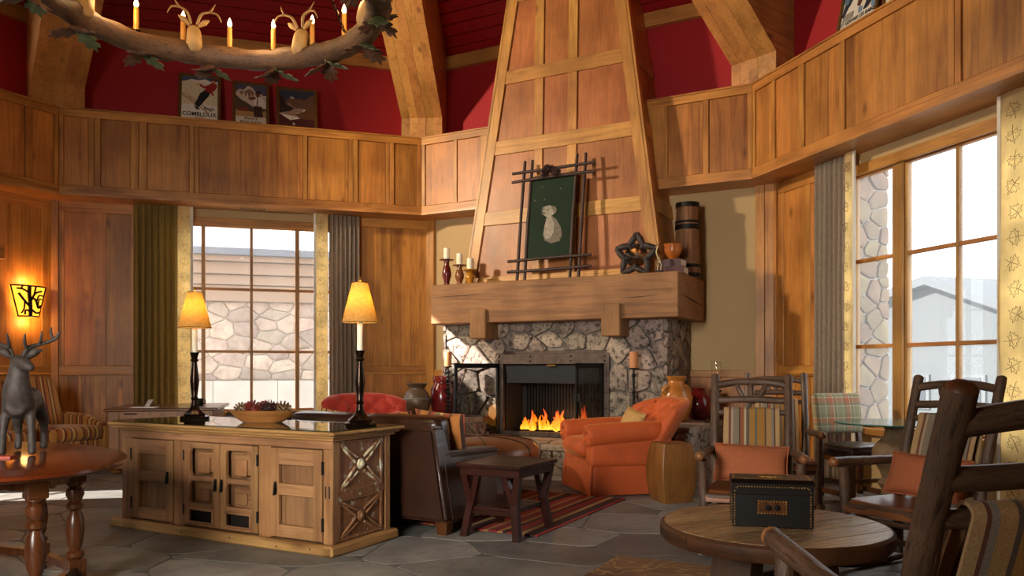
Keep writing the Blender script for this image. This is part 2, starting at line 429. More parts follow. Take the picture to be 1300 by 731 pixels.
col = g.ramp(hh, [(0, '#ffb83c'), (.2, '#ff8c14'), (.5, '#ee5a06'), (.9, '#b83404')]); g.bs(Base_Color=(0, 0, 0, 1), Emission_Color=col, Emission_Strength=1.9); M_['fire'] = g.m
M_['stone'] = stone_mat('field_stone', [(.22, '#41352f'), (.42, '#75655a'), (.58, '#978575'), (.75, '#6e5546')], 4, pits=.85, bump=.8)
M_['stone_top'] = stone_mat('hearth_slab', [(.25, '#6b5848'), (.5, '#8f7a66'), (.75, '#a8957f')], 5, pits=.4)
M_['mortar'] = plain('mortar', '#7d756c', .9, noise=.3, scale=40, bump=.3)
M_['outstone'] = stone_mat('pale_field_stone', [(.25, '#8a7c72'), (.45, '#a4968a'), (.65, '#b8aa9c'), (.8, '#978472')], 2.2, pits=.25, vary=.5, pitcol='#7a6450', hue=.015)
M_['pierstone'] = stone_mat('pier_stone', [(.25, '#67523c'), (.5, '#806749'), (.75, '#95805f')], 4, pits=.2, vary=.25, pitcol='#6f5f4e')
M_['outmortar'] = plain('pale_mortar', '#b3aaa0', .9)
M_['slate'] = stone_mat('slate', [(.2, '#57544f'), (.42, '#706d68'), (.6, '#85817a'), (.8, '#948e84')], 1.7, rough=.5, bump=.35, pits=.3, vary=.75, pitcol='#45433f')
M_['grout'] = plain('floor_grout', '#5f5c57', .8, noise=.3, scale=30, bump=.2)
M_['leather'] = plain('brown_leather', '#331d13', .3, noise=.35, scale=7, bump=.08, Coat_Weight=.15)
M_['leather_tan'] = plain('tan_leather', '#98623c', .32, noise=.3, scale=6, bump=.06)
M_['seat_leather'] = plain('seat_leather', '#8a5228', .38, noise=.3, scale=6, bump=.06)
M_['darkwood'] = wood('espresso_wood', '#3a1a12', '#260f0a', 'X', rough=.3, knots=0, bump=.05)
M_['darkwood_z'] = wood('espresso_wood_upright', '#3a1a12', '#260f0a', 'Z', rough=.3, knots=0, bump=.05)
M_['table_top'] = wood('polished_table', '#6e2e12', '#4e1e0a', 'X', rough=.16, knots=0, bump=.02, vary=0, spec=.6)
M_['table_leg'] = wood('turned_oak', '#5e3417', '#3a1d0b', 'Z', rough=.28, knots=0, bump=.06, vary=.1)
M_['desk'] = wood('desk_oak', '#9a6630', '#74491f', 'Z', rough=.4, knots=0)
M_['cab'] = wood('reclaimed_wood_upright', '#a9794c', '#7c5231', 'Z', rough=.6, bump=.4, knots=.6, vary=.35)
M_['cab_x'] = wood('reclaimed_wood_rail', '#b08054', '#825734', 'X', rough=.6, bump=.4, knots=.6, vary=.35)
M_['cab_dark'] = wood('reclaimed_wood_panel', '#916843', '#684428', 'Z', rough=.6, bump=.4, knots=.5, vary=.3)
M_['cab_pine'] = wood('old_pine_moulding', '#b98c54', '#906436', 'X', rough=.55, bump=.35, knots=.7, vary=.15)
M_['cab_pine_y'] = wood('old_pine_moulding_side', '#b98c54', '#906436', 'Y', rough=.55, bump=.35, knots=.7, vary=.15)
def worn(name, base, paint, thr):
    g = G(name); n = g.noise(g.co((14, 14, 9)), 1, 6, .7); n2 = g.noise(g.co((40, 40, 5)), 1, 3)
    c = g.ramp(n2, [(.3, base), (.7, '#8a5a34')]); c = g.mix(g.ramp(n, [(thr, '#000000'), (thr+.06, '#ffffff')]), c, paint)
    g.bs(Base_Color=c, Roughness=.65); g.bump(n, .4, .004); return g.m
M_['worn'] = worn('flaking_paint_panel', '#6a4022', '#b3b0a2', .57)
M_['worn_x'] = worn('flaking_paint_moulding', '#8a6a48', '#cfc4a2', .47)
M_['worn_low'] = worn('flaking_paint_moulding_low', '#7c5836', '#a89a80', .58)
M_['glass'] = glass('window_glass', (1, 1, 1), .5, haze=.03)  # faint white veil in the glass stands in for window glare
M_['glass_haze'] = glass('misty_window_glass', (.97, .99, 1), .5, haze=.06)
M_['glass_green'] = glass('green_glass', (.82, .95, .90), 1.2)
M_['glass_edge'] = plain('green_glass_edge', '#1f5a4c', .1, noise=.1)
M_['glass_fire'] = glass('fire_door_glass', (.6, .6, .6), .7)
M_['velvet_orange'] = plain('orange_velvet', '#b04a12', .75, noise=.25, scale=5, bump=.03, Sheen_Weight=.25, Sheen_Roughness=.4, Sheen_Tint=(1, .5, .15, 1))
M_['velvet_red'] = plain('red_velvet', '#b0301c', .75, noise=.25, scale=5, bump=.03, Sheen_Weight=.5, Sheen_Roughness=.4, Sheen_Tint=(1, .5, .4, 1))
M_['gold_fabric'] = plain('gold_brocade', '#b48a4c', .7, noise=.5, scale=60, bump=.1)
M_['terracotta'] = plain('terracotta_fabric', '#ad6038', .85, noise=.18, scale=70, bump=.15)
M_['barrel'] = wood('barrel_stool', '#8c5c2c', '#603b18', 'Z', rough=.38, knots=.2, vary=0)
M_['bark'] = bark_mat('hickory_bark', '#281910', '#6c4f3a', .42)
M_['bark_ring'] = bark_mat('chandelier_bark', '#1e1008', '#6b4b31')
M_['twig'] = bark_mat('twig_bark', '#1e0f08', '#3f2416'); M_['darktwig'] = bark_mat('dark_star_bark', '#17100c', '#35231a')
M_['logend'] = wood('log_end', '#7c4c2a', '#56331b', 'Z', knots=0, vary=.1)
M_['armend'] = wood('arm_end', '#a06a3c', '#7a4a26', 'Z', knots=0, vary=.1)
M_['logtop'] = wood('plank_table_top', '#bd9768', '#8c6840', 'Y', rough=.27, spec=.6, bump=.6, knots=.5, vary=.6, grain=1.5)
M_['logrim'] = wood('table_rim', '#5c3a20', '#3c2413', 'X', rough=.5, knots=0)
M_['rustic_leg'] = wood('table_leg_timber', '#4c3522', '#2d1d12', 'Z', rough=.7, bump=.4, knots=0)
M_['cloth'] = stripes('striped_chair_cloth', [(3, '#a9772f'), (.7, '#5c4a3c'), (2, '#b58a52'), (1, '#8f8272'), (.6, '#6d3a24'), (2.2, '#c09a68'), (1, '#7a4a30'), (.8, '#b8a284'), (2.4, '#8c7c66'), (.6, '#4e3a2e'), (1.6, '#9b5a34'), (.8, '#c2b08e'), (1.2, '#6b5a4c'), (2.4, '#ab7d3a'), (.8, '#5e6560')], 0, .36)
M_['tub'] = stripes('striped_tub_fabric', [(2, '#c98a3a'), (.5, '#6a2f14'), (1.2, '#a85f22'), (.6, '#e0b468'), (.8, '#7a3316'), (1.4, '#c27a2c'), (.4, '#3a2416'), (1, '#d8a658'), (.7, '#8f4a1c')], 0, .32)
M_['tub_y'] = stripes('striped_tub_fabric_side', [(2, '#c98a3a'), (.5, '#6a2f14'), (1.2, '#a85f22'), (.6, '#e0b468'), (.8, '#7a3316'), (1.4, '#c27a2c'), (.4, '#3a2416'), (1, '#d8a658'), (.7, '#8f4a1c')], 1, .32)
M_['kilim'] = stripes('kilim_pillow_fabric', [(2, '#b9722e'), (.6, '#6e3316'), (1.5, '#a3522a'), (.8, '#d0a45c'), (1.2, '#7d6a3c'), (1, '#b4481f'), (.6, '#402414')], 0, .3)
M_['plaid'] = stripes('plaid_wool', [(3, '#9a9672'), (.4, '#d8cfae'), (1.4, '#85815f'), (2.2, '#c2714c'), (.5, '#d9c5a0'), (1.5, '#85815f'), (.3, '#e0d6b8')], 0, .19,
                      extra=(2, [(3, '#a09a78'), (.4, '#d8cfae'), (1.2, '#7f7b5a'), (2, '#c4694a'), (.4, '#d9c5a0'), (1.6, '#8b8766')], .2, .5), weave=200)
M_['rug'] = stripes('striped_rug_wool', [(2, '#8a1a10'), (1, '#b8803f'), (.9, '#2a130d'), (1.8, '#9a2012'), (.7, '#5c2e18'), (1.1, '#c0935a'), (1.5, '#431510'), (.7, '#20100c'), (1.6, '#a42614'), (.9, '#b08048')], 0, .5, weave=120)
M_['drape'] = translucent('taupe_drape', '#c4b09a', .5)
M_['drape_olive'] = translucent('olive_drape', '#b59a58', .5)
M_['lining'] = translucent('yellow_drape_band', '#ffeaba', .75, (4, 4, 4))
M_['thread'] = plain('brown_thread', '#5a3a1c', .8)
M_['shade'] = translucent('parchment_shade', '#d8b468', .55, (60, 60, 60))
M_['bronze'] = plain('dark_bronze', '#2b1c12', .25, .8, noise=.3)
M_['ivory'] = plain('ivory_wax', '#e8dcc0', .5, noise=.05, Subsurface_Weight=.2)
M_['ochre_wax'] = plain('ochre_candle', '#b0703c', .5, noise=.1)
M_['amber_sleeve'] = plain('amber_candle_sleeve', '#c88a36', .5, noise=.3)
M_['bulb'] = emit('glowing_bulb', '#ffd28a', 14)
M_['glow'] = emit('lit_mica', '#ffa62e', 2.2)
M_['stag'] = plain('carved_dark_wood', '#453b34', .6, noise=.7, scale=30, bump=.9)
M_['antler'] = plain('antler', '#9a7a50', .6, noise=.3)
M_['carved'] = plain('carved_pale_wood', '#a88654', .65, noise=.3, scale=14, bump=.2)
M_['leafgreen'] = plain('painted_leaf', '#464c2c', .6, noise=.4)
M_['leafbrown'] = plain('painted_brown_leaf', '#54311a', .6, noise=.4)
M_['box_leather'] = plain('black_leather', '#100d0b', .38, noise=.4, scale=10, bump=.1)
M_['brass'] = plain('brass', '#b08a4a', .3, .9)
M_['gold'] = plain('gilt', '#c89a30', .3, .9)
M_['frame_gold'] = plain('bronze_frame', '#6a4a22', .45, .3)
M_['paper'] = plain('paper', '#d8d0c0', .6, noise=.05)
M_['white'] = plain('white_paper', '#e8e6e0', .6, noise=.03)
M_['rug2'] = None
g = G('patterned_rug'); n = g.noise(g.co((1.6,)*3, False), 1, 3); col = g.ramp(n, [(.3, '#7d5a3c'), (.5, '#946c46'), (.7, '#704a34')])
vo = g.n('TexVoronoi', {'Vector': g.co((9, 15, 9), False), 'Scale': 1}).outputs['Distance']; col = g.mix(g.ramp(vo, [(.22, '#ffffff'), (.27, '#000000')]), col, '#b58f52')
ln_ = g.noise(g.co((2.6,)*3, False), 1, 2); ln_ = g.math('ABSOLUTE', g.math('SUBTRACT', ln_, .5)); col = g.mix(g.ramp(ln_, [(.006, '#ffffff'), (.011, '#000000')]), col, '#b58f52')
v2 = g.n('TexVoronoi', {'Vector': g.co((4.5, 4.5, 4.5), False), 'Scale': 1}).outputs['Distance']; col = g.mix(g.ramp(v2, [(.10, '#000000'), (.13, '#ffffff'), (.22, '#ffffff'), (.26, '#000000')]), col, '#8a2a24')
f = g.noise(g.co((150,)*3, False), 1, 2); g.bs(Base_Color=g.mix(.5, col, g.ramp(f, [(.3, '#808080'), (.7, '#ffffff')]), 'MULTIPLY'), Roughness=.95); g.bump(f, .3, .003); M_['rug2'] = g.m
# ------------------------------------------------------------------ the octagonal room
L = 4.83; T22 = math.tan(R(22.5)); ZL0, ZL1 = 3.55, 4.70
CEN = V((-1.96, 5.52, 0))
ANG = {'D': 62, 'A': 17, 'B': -28, 'C': -73, 'E': -118, 'F': -163, 'G': -208, 'H': -253}
def dirv(a): return V((math.cos(R(a)), math.sin(R(a)), 0))
ORG = {}
ORG['B'] = V((-1.357, 11.8, 0)); ORG['A'] = ORG['B']-dirv(17)*L; ORG['D'] = ORG['A']-dirv(62)*L
_p = ORG['B']
for k in 'BCEFGH': ORG[k] = _p; _p = _p+dirv(ANG[k])*L
FM = {k: Matrix.Translation(ORG[k]) @ Matrix.Rotation(R(ANG[k]), 4, 'Z') for k in ANG}
def FW(f, x, y, z): return FM[f] @ V((x, y, z))
def FR(f, extra=0): return R(ANG[f]+extra)
NAME = {'D': 'left', 'A': 'back_left', 'B': 'back', 'C': 'right', 'E': 'front_right', 'F': 'front', 'G': 'front_left', 'H': 'far_left'}
def mitred(y0, y1, x0=0, x1=L): return [(x0-y0*T22, y0), (x1+y0*T22, y0), (x1+y1*T22, y1), (x0-y1*T22, y1)]
def board(name, a, b, m, parent, bev=.004):
    return boxo(name, a, b, m, parent, bev)

# window openings per wall: lower wall x0,x1,z0,z1 and upper wall
OPEN = {'A': (1.08, 3.74, .55, 3.42), 'C': (1.08, 3.80, .55, 3.42), 'D': (.20, 1.12, .55, 3.42)}
OPEN_UP = {'D': (2.95, 3.88, 4.85, 5.83)}
# panels per lower wall: (upper panel x ranges, lower panel x ranges)
LOW = {'A': ([(-.04, .33), (.48, .80), (3.97, 4.28), (4.44, 4.87)], [(0, .14), (.18, .33), (.48, .63), (.69, .82), (3.97, 4.12), (4.17, 4.28), (4.44, 4.62), (4.68, 4.87)]),
       'C': ([(.0, .40), (.50, .80), (4.0, 4.3), (4.42, 4.8)], [(.0, .17), (.22, .40), (.5, .8), (4.0, 4.3), (4.42, 4.8)]),
       'D': ([(1.2, 1.9), (2.1, 2.7), (2.85, 3.45), (3.6, 4.3), (4.42, 4.87)], [(1.2, 1.9), (2.1, 2.7), (2.85, 3.45), (3.6, 4.3), (4.42, 4.62), (4.68, 4.87)])}
LEDGE = {'A': [(.05, .35), (.49, .86), (1.06, 1.6), (1.72, 3.12), (3.17, 3.76), (3.89, 4.30), (4.42, 4.77)],
         'B': [(.06, .56), (.62, 1.02), (3.78, 4.23), (4.30, 4.77)],
         'C': [(.05, .38), (.44, .86), (.96, 1.52), (1.60, 2.88), (3.01, 3.58), (3.72, 4.2), (4.32, 4.77)],
         'D': [(.06, .6), (.72, 1.5), (1.62, 3.0), (3.12, 3.9), (4.02, 4.40), (4.49, 4.77)]}
YW = .46
floorless = []
for f in 'DABCEFGH':
    bm = B()
    # lower wall slab, split round its window
    if f in OPEN:
        x0, x1, z0, z1 = OPEN[f]
        for poly, za, zb in (([(-.3, YW), (x0, YW), (x0, YW+.16), (-.3, YW+.16)], 0, 3.6), ([(x1, YW), (L+.3, YW), (L+.3, YW+.16), (x1, YW+.16)], 0, 3.6),
                             ([(x0, YW), (x1, YW), (x1, YW+.16), (x0, YW+.16)], 0, z0), ([(x0, YW), (x1, YW), (x1, YW+.16), (x0, YW+.16)], z1, 3.6)):
            prism(bm, poly, za, zb)
    else: prism(bm, mitred(YW, YW+.16), 0, 3.6)
    w = fin('wall_'+NAME[f], bm, M_['plaster']); w.matrix_world = FM[f]; struct(w)
    # red upper wall
    bm = B()
    if f in OPEN_UP:
        x0, x1, z0, z1 = OPEN_UP[f]
        for poly, za, zb in (([(-.25, .5), (x0, .5), (x0, .6), (-.25, .6)], 4.6, 6.06), ([(x1, .5), (L+.25, .5), (L+.25, .6), (x1, .6)], 4.6, 6.06),
                             ([(x0, .5), (x1, .5), (x1, .6), (x0, .6)], 4.6, z0), ([(x0, .5), (x1, .5), (x1, .6), (x0, .6)], z1, 6.06)): prism(bm, poly, za, zb)
    else: prism(bm, mitred(.5, .6), 4.6, 6.06)
    fin('red_upper_wall', bm, M_['red'], w)
    if f in LOW:
        up, lo = LOW[f]
        if f in OPEN: spans = [(-YW*T22, OPEN[f][0]), (OPEN[f][1], L+YW*T22)]
        else: spans = [(-YW*T22, L+YW*T22)]
        for a, b in up: board('panel', (a-.01, .448, 1.28), (b+.01, YW, 3.40), M_['panel'], w, .01)
        for a, b in lo: board('panel', (a-.01, .448, .17), (b+.01, YW, 1.16), M_['panel'], w, .01)
        for s0, s1 in spans:
            for za, zb in ((0, .16), (1.16, 1.28), (3.40, 3.55)): board('rail', (s0, .436, za), (s1, YW, zb), M_['rail'], w, .003)
            board('rail', (s0, .415, 1.15), (s1, YW, 1.185), M_['rail'], w, .008)
            for (pan, za, zb) in ((up, 1.28, 3.40), (lo, .16, 1.16)):
                ps = [p for p in pan if p[0] >= s0-.05 and p[1] <= s1+.05]; x = s0
                for a, b in ps+[(s1, s1)]:
                    if a-x > .02: board('stile', (x, .438, za), (a, YW, zb), M_['stile'], w, .003)
                    x = b
    elif f == 'B':
        board('stile', (-.19, .40, 0), (-.05, YW, 3.55), M_['stile'], w); board('stile', (4.79, .40, 0), (4.90, YW, 3.55), M_['stile'], w); board('stile', (4.91, .38, 0), (5.02, YW, 3.55), M_['stile'], w)
        for a, b in ((-.05, .9), (3.9, 4.79)):
            board('rail', (a, .41, 1.13), (b, YW, 1.22), M_['rail'], w, .006); board('rail', (a, .43, 0), (b, YW, .16), M_['rail'], w)
            board('panel', (a, .448, .16), (b, YW, 1.13), M_['panel'], w)
    if f in 'AC':  # corner post by the next wall
        board('stile', (-.19, .40, 0), (-.10, .44, 3.55), M_['stile'], w); 
    # the projecting ledge
    x0s = [(0, L)] if f != 'B' else [(0, 1.40), (3.46, L)]
    bm = B()
    for a, b in x0s:
        la = a-.6*T22 if a == 0 else a; lb = b+.6*T22 if b == L else b
        prism(bm, [(a, .03), (b, .03), (lb, .6), (la, .6)], ZL0+.02, ZL1-.005)
    t = fin('trim_%d' % ('DABCEFGH'.index(f)+1), bm, M_['soffit']); t.matrix_world = FM[f]; struct(t)
    for a, b in x0s:
        la = a-.6*T22 if a == 0 else a; lb = b+.6*T22 if b == L else b
        bm = B(); prism(bm, [(a, -.012), (b, -.012), (lb, .6), (la, .6)], ZL0-.012, ZL0+.02); fin('soffit_board', bm, M_['soffit'], t)
        bm = B(); prism(bm, [(a, -.012), (b, -.012), (lb, .6), (la, .6)], ZL1-.022, ZL1); fin('ledge_cap', bm, M_['rail'], t)
        board('rail', (a, .0, ZL1-.115), (b, .04, ZL1-.022), M_['rail'], t, .003); board('rail', (a, .0, ZL0+.02), (b, .04, ZL0+.12), M_['rail'], t, .003)
        ps = [p for p in LEDGE.get(f, [(.1, 1.2), (1.35, 3.4), (3.55, 4.7)]) if p[0] >= a and p[1] <= b+.3]
        x = a
        for c, d in ps+[(b, b)]:
            if c-x > .015:
                if c-x > .11 and x > a:     # two stiles meet with a seam
                    m = (x+c)/2; board('stile', (x, .002, ZL0+.12), (m-.003, .04, ZL1-.115), M_['stile'], t, .003); board('stile', (m+.003, .002, ZL0+.12), (c, .04, ZL1-.115), M_['stile'], t, .003)
                else: board('stile', (x, .002, ZL0+.12), (c, .04, ZL1-.115), M_['stile'], t, .003)
            if d > c: board('panel', (c+.002, .018, ZL0+.122), (min(d, b)-.002, .045, ZL1-.117), M_['panel'], t, .008)
            x = d
    # band under the roof
    bm = B(); prism(bm, mitred(.43, .52), 5.84, 6.03)
    t2 = fin('trim_%d' % ('DABCEFGH'.index(f)+9), bm, M_['hood_rail']); t2.matrix_world = FM[f]; struct(t2)

# floor
bm = B(); vs = [bm.verts.new((v.x, v.y, -.0025)) for v in [CEN+Matrix.Rotation(R(45*i+17+22.5), 3, 'Z') @ V((0, 6.9, 0)) for i in range(8)]]; bm.faces.new(vs)
r = bmesh.ops.extrude_face_region(bm, geom=bm.faces[:]); xf([v for v in r['geom'] if isinstance(v, bmesh.types.BMVert)], Matrix.Translation((0, 0, -.15)))
fl = struct(fin('floor', bm, M_['grout']))
rg = random.Random(11)
ang = R(-20); ca, sa = math.cos(ang), math.sin(ang)
seeds = scatter((-8.2, 1.4, 5.4, 12.6), .56, rg, 1.5, 7000)
rx = lambda p: (ca*(p[0]+1.9)-sa*(p[1]-5.5)-1.9, sa*(p[0]+1.9)+ca*(p[1]-5.5)+5.5)
cells = []
for s, poly in zip(seeds, voronoi([(p[0]/1.5, p[1]) for p in seeds], (-8.6/1.5, 1.0, 5.8/1.5, 13))):
    poly = [rx((p[0]*1.5, p[1])) for p in poly]; c = V((sum(p[0] for p in poly)/len(poly), sum(p[1] for p in poly)/len(poly), 0))
    if (c-CEN).length < 6.3: cells.append((c.length, poly))
cells.sort(key=lambda c: c[0])
for _, poly in cells[:298]:
    p = inset(poly, .005)
    if len(p) < 3: continue
    p = [(x+noise.noise(V((x*2.3, y*2.3, 1)))*.05, y+noise.noise(V((x*2.3, y*2.3, 7)))*.05) for x, y in chaikin(p, 1, .12)]
    bm = B(); z = rg.uniform(-.0008, .0008)
    cx = sum(q[0] for q in p)/len(p); cy = sum(q[1] for q in p)/len(p)
    lo = [bm.verts.new((x, y, -.02)) for x, y in p]; hi = [bm.verts.new((cx+(x-cx)*.994, cy+(y-cy)*.994, z)) for x, y in p]; n = len(p)
    for i in range(n): bm.faces.new((lo[i], lo[(i+1) % n], hi[(i+1) % n], hi[i]))
    bm.faces.new(hi); fin('stone', bm, M_['slate'], fl)

# pyramid roof of red planks
TAN = .80
bm = B()
for f in 'DABCEFGH':
    m = FM[f]
    apex = V((L/2, -L/2/T22, 6.1+TAN*(L/2/T22+.6))); q = [m @ V((-.25-.03, .62, 6.10)), m @ V((L+.25+.03, .62, 6.10)), m @ apex]
    q2 = [p+V((0, 0, .12)) for p in q]
    vs = [bm.verts.new(p) for p in q+q2]; bm.faces.new(vs[:3][::-1]); bm.faces.new(vs[3:]); bm.faces.new((vs[0], vs[1], vs[4], vs[3]))
bmesh.ops.remove_doubles(bm, verts=bm.verts, dist=.002)
roof = struct(fin('ceiling', bm, M_['roofgap'], recalc=False))
for f in 'DABC':
    for k in range(17):
        y0 = .5-k*.135; y1 = y0-.124; z0 = 6.02+(.5-y0)*TAN; z1 = 6.02+(.5-y1)*TAN
        bm = B(); pts = []
        for (x, y, z) in ((-y0*T22, y0, z0), (L+y0*T22, y0, z0), (L+y1*T22, y1, z1), (-y1*T22, y1, z1)): pts.append(V((x, y, z)))
        up = V((0, .025*TAN, .025)); vs = [bm.verts.new(FM[f] @ p) for p in pts]+[bm.verts.new(FM[f] @ (p+up)) for p in pts]
        for q in ((0, 1, 2, 3), (7, 6, 5, 4), (0, 4, 5, 1), (1, 5, 6, 2), (2, 6, 7, 3), (3, 7, 4, 0)): bm.faces.new([vs[i] for i in q])
        fin('plank', bm, M_['redplank'], roof)

# timber hip beams at the corners
def hip_beam(f, label):
    P = ORG[f]; d = (P-CEN); a = math.atan2(d.y, d.x)-PI/2
    t = thing('ceiling_beam', label, 'beam', (P.x, P.y, ZL1), a, 'timber beams under the roof')
    for i in range(5):
        x0 = -.31+i*.124; bm = B()
        e = .004 if i % 2 else 0
        prism(bm, [(.02+e, .0), (.02+e, .30), (-4.2, .30+4.22*.735), (-4.2, 1.5+4.22*.735), (.52, 1.34), (.52, 0)], x0+.0008, x0+.1232, YZ)
        fin('board', bm, M_['beam'], t)
    return t
hip_beam('A', 'wide pale timber roof beam left of the ski posters, behind the chandelier')
hip_beam('B', 'wide pale timber roof beam between the ski posters and the panelled chimney hood')
hip_beam('C', 'wide pale timber roof beam right of the panelled chimney hood')

# windows
WN = [0]
def bar(a, b, m, parent, name='glazing_bar', bev=.006): return boxo(name, a, b, m, parent, bev)
def big_window(f, mull, panes_x, zs, glass_m):
    WN[0] += 1; x0, x1, z0, z1 = OPEN[f]
    w = struct(link('window_%d' % WN[0], None)); w.matrix_world = FM[f]; ww = M_['win_wood']; wx = M_['rail']
    y0, y1 = .47, .58
    for nm, a, b, m in (('jamb', (x0, y0-.02, z0), (x0+.07, y1, z1), ww), ('jamb', (x1-.07, y0-.02, z0), (x1, y1, z1), ww), ('head', (x0, y0-.02, z1-.09), (x1, y1, z1), wx), ('sill', (x0-.05, y0-.08, z0), (x1+.05, y1, z0+.07), wx)):
        bar(a, b, m, w, nm)
    bar((x0-.09, .425, z1-.11), (x1+.09, YW, z1+.0), wx, w, 'casing')
    for a, b in mull: bar((a, y0, z0+.07), (b, y1, z1-.09), ww, w, 'mullion', .012)
    edges = [x0+.07]+[c for ab in mull for c in ab]+[x1-.07]
    for k in range(0, len(edges), 2):
        a, b = edges[k], edges[k+1]; cols = [(a, b)]
        if b-a > .9:
            m = panes_x; bar((m-.02, .50, z0+.07), (m+.02, .555, z1-.09), ww, w); cols = [(a, m-.02), (m+.02, b)]
        zz = [z0+.07]+[c for z in zs for c in (z-.02, z+.02)]+[z1-.09]
        for c, d in cols:
            for z in zs: bar((c, .502, z-.02), (d, .553, z+.02), wx, w)
            for q in range(0, len(zz), 2): boxo('pane', (c, .525, zz[q]), (d, .529, zz[q+1]), glass_m, w)
        # inner sash edge
        for c, d in ((a, a+.03), (b-.03, b)) if f != 'A' else (): bar((c, .495, z0+.07), (d, .56, z1-.09), ww, w, 'sash', .003)
        for c, d in ((z0+.07, z0+.10), (z1-.12, z1-.09)): bar((a, .495, c), (b, .56, d), wx, w, 'sash', .003)
    return w
big_window('A', [(1.715, 1.765), (3.02, 3.08)], 2.40, [1.49, 2.40], M_['glass'])
big_window('C', [(1.74, 1.88), (3.02, 3.12)], 2.50, [1.48, 2.40], M_['glass_haze'])
big_window('D', [], .66, [2.40], M_['glass'])
WN[0] += 1; w = struct(link('window_%d' % WN[0], None)); w.matrix_world = FM['D']; x0, x1, z0, z1 = OPEN_UP['D']
for a, b in (((x0, .5, z0), (x0+.04, .6, z1)), ((x1-.04, .5, z0), (x1, .6, z1)), ((x0, .5, z0), (x1, .6, z0+.04)), ((x0, .5, z1-.04), (x1, .6, z1))): bar(a, b, M_['win_wood'], w, 'frame')
boxo('pane', (x0+.04, .55, z0+.04), (x1-.04, .553, z1-.04), M_['glass'], w)
for f, (x0, x1, z0, z1) in [(k, OPEN[k]) for k in OPEN]:
    o = lamp('window_portal', 'AREA', FW(f, (x0+x1)/2, .66, (z0+z1)/2), 1, to=FW(f, (x0+x1)/2, -2, (z0+z1)/2), size=x1-x0, size_y=z1-z0); o.data.cycles.is_portal = True

# air vent in the soffit
v = thing('air_vent', 'small pale slotted air vent in the soffit above the left window', 'vent', FW('A', 2.42, .2, ZL0-.014), FR('A'))
boxo('vent_frame', (-.2, -.05, -.008), (.2, .05, .002), M_['plaster'], v, .003)
for i in range(9): boxo('slat', (-.17+i*.04, -.035, -.012), (-.15+i*.04, .035, -.006), M_['dark'], v)

# ---------------------------------------------------------------- outside
bm = B(); prism(bm, [(-60, -40), (60, -40), (60, 80), (-60, 80)], -.6, -.35); struct(fin('floor_outside', bm, plain('pale_ground', '#8f8d89', .9)))
nb = thing('neighbour_building', 'pale neighbouring building with stone wall and flat roof seen through left window', 'building', FW('A', 2.4, 4.6, 0), FR('A'))
boxo('wall', (-4.4, .06, -.35), (5.2, .5, 3.5), M_['outmortar'], nb)
for i in range(8): boxo('plinth_slab', (-4.4+i*1.2+.004, -.06, -.35), (-3.2+i*1.2-.004, .06, 1.0), plain('white_render_slab_%d' % i, '#b8b4ae', .8, noise=.12, scale=3), nb, .004)
rg = random.Random(5); sd_ = scatter((-4.4, 1.0, 5.2, 2.55), .30, rg, 1.6)
for poly in voronoi([(p[0]/1.5, p[1]) for p in sd_], (-4.4/1.5, 1.01, 5.2/1.5, 2.55)):
    rock('stone', [(x*1.5, z) for x, z in poly], rg.uniform(.022, .042), M_['outstone'], nb, Matrix(((1,0,0,0),(0,0,-1,.06),(0,1,0,0),(0,0,0,1))), joint=.006)
sid = plain('beige_siding', '#9a8774', .8, noise=.05)
for i, (za, zb, dy) in enumerate(((2.55, 2.86, 0), (2.87, 3.06, .04), (3.07, 3.30, .10), (3.31, 3.42, .2))): boxo('fascia_board', (-4.5-dy, -.04-dy, za), (5.3+dy, .1, zb), sid, nb, .01)
boxo('flat_roof', (-4.8, -.32, 3.42), (5.6, 2.5, 3.56), plain('grey_roof_edge', '#727a86', .7, noise=.1), nb, .01)
boxo('parapet', (-4.8, 1.8, 3.56), (.05, 2.3, 4.6), plain('pale_parapet', '#cfd4d8', .8), nb)

pier = thing('stone_pier', 'pale stone pier standing just outside the right window', 'pier', FW('C', .38, .64, 0), FR('C'))
boxo('core', (-.55, .0, -.35), (.42, .63, 3.6), M_['outmortar'], pier)
rg = random.Random(9)
sd_ = scatter((0, -.3, .63, 3.6), .21, rg, 1.3)
for poly in voronoi(sd_, (0, -.3, .63, 3.6)): rock('stone', poly, rg.uniform(.025, .045), M_['pierstone'], pier, Matrix(((0,0,1,.42),(1,0,0,0),(0,1,0,0),(0,0,0,1))))
hs = thing('distant_house', 'grey gabled house faint in the haze beyond the right window', 'house', FW('C', -5.5, 9.0, 0), FR('C'))
hm = plain('grey_cladding', '#2c2e30', .8, noise=.05); bm = B(); prism(bm, [(-4, -.35), (5.5, -.35), (5.5, .85), (-.7, 3.15), (-4, 2.55)], 0, 6, XZ); fin('walls', bm, hm, hs)
bm = B(); prism(bm, [(-4.3, 2.5), (-.7, 3.16), (5.9, .7), (5.9, .88), (-.7, 3.36), (-4.3, 2.7)], -.3, 6.2, XZ); fin('roof', bm, plain('grey_roof', '#34363a', .8), hs)
for i in range(4):
    wn = boxo('window', (-3.2+i*1.5, -.06, .3), (-2.3+i*1.5, .02, 1.1), plain('house_frame_%d' % i, '#38393b', .7), hs); boxo('pane', (-3.1+i*1.5, -.08, .36), (-2.4+i*1.5, -.05, 1.04), M_['grey_metal'], wn)

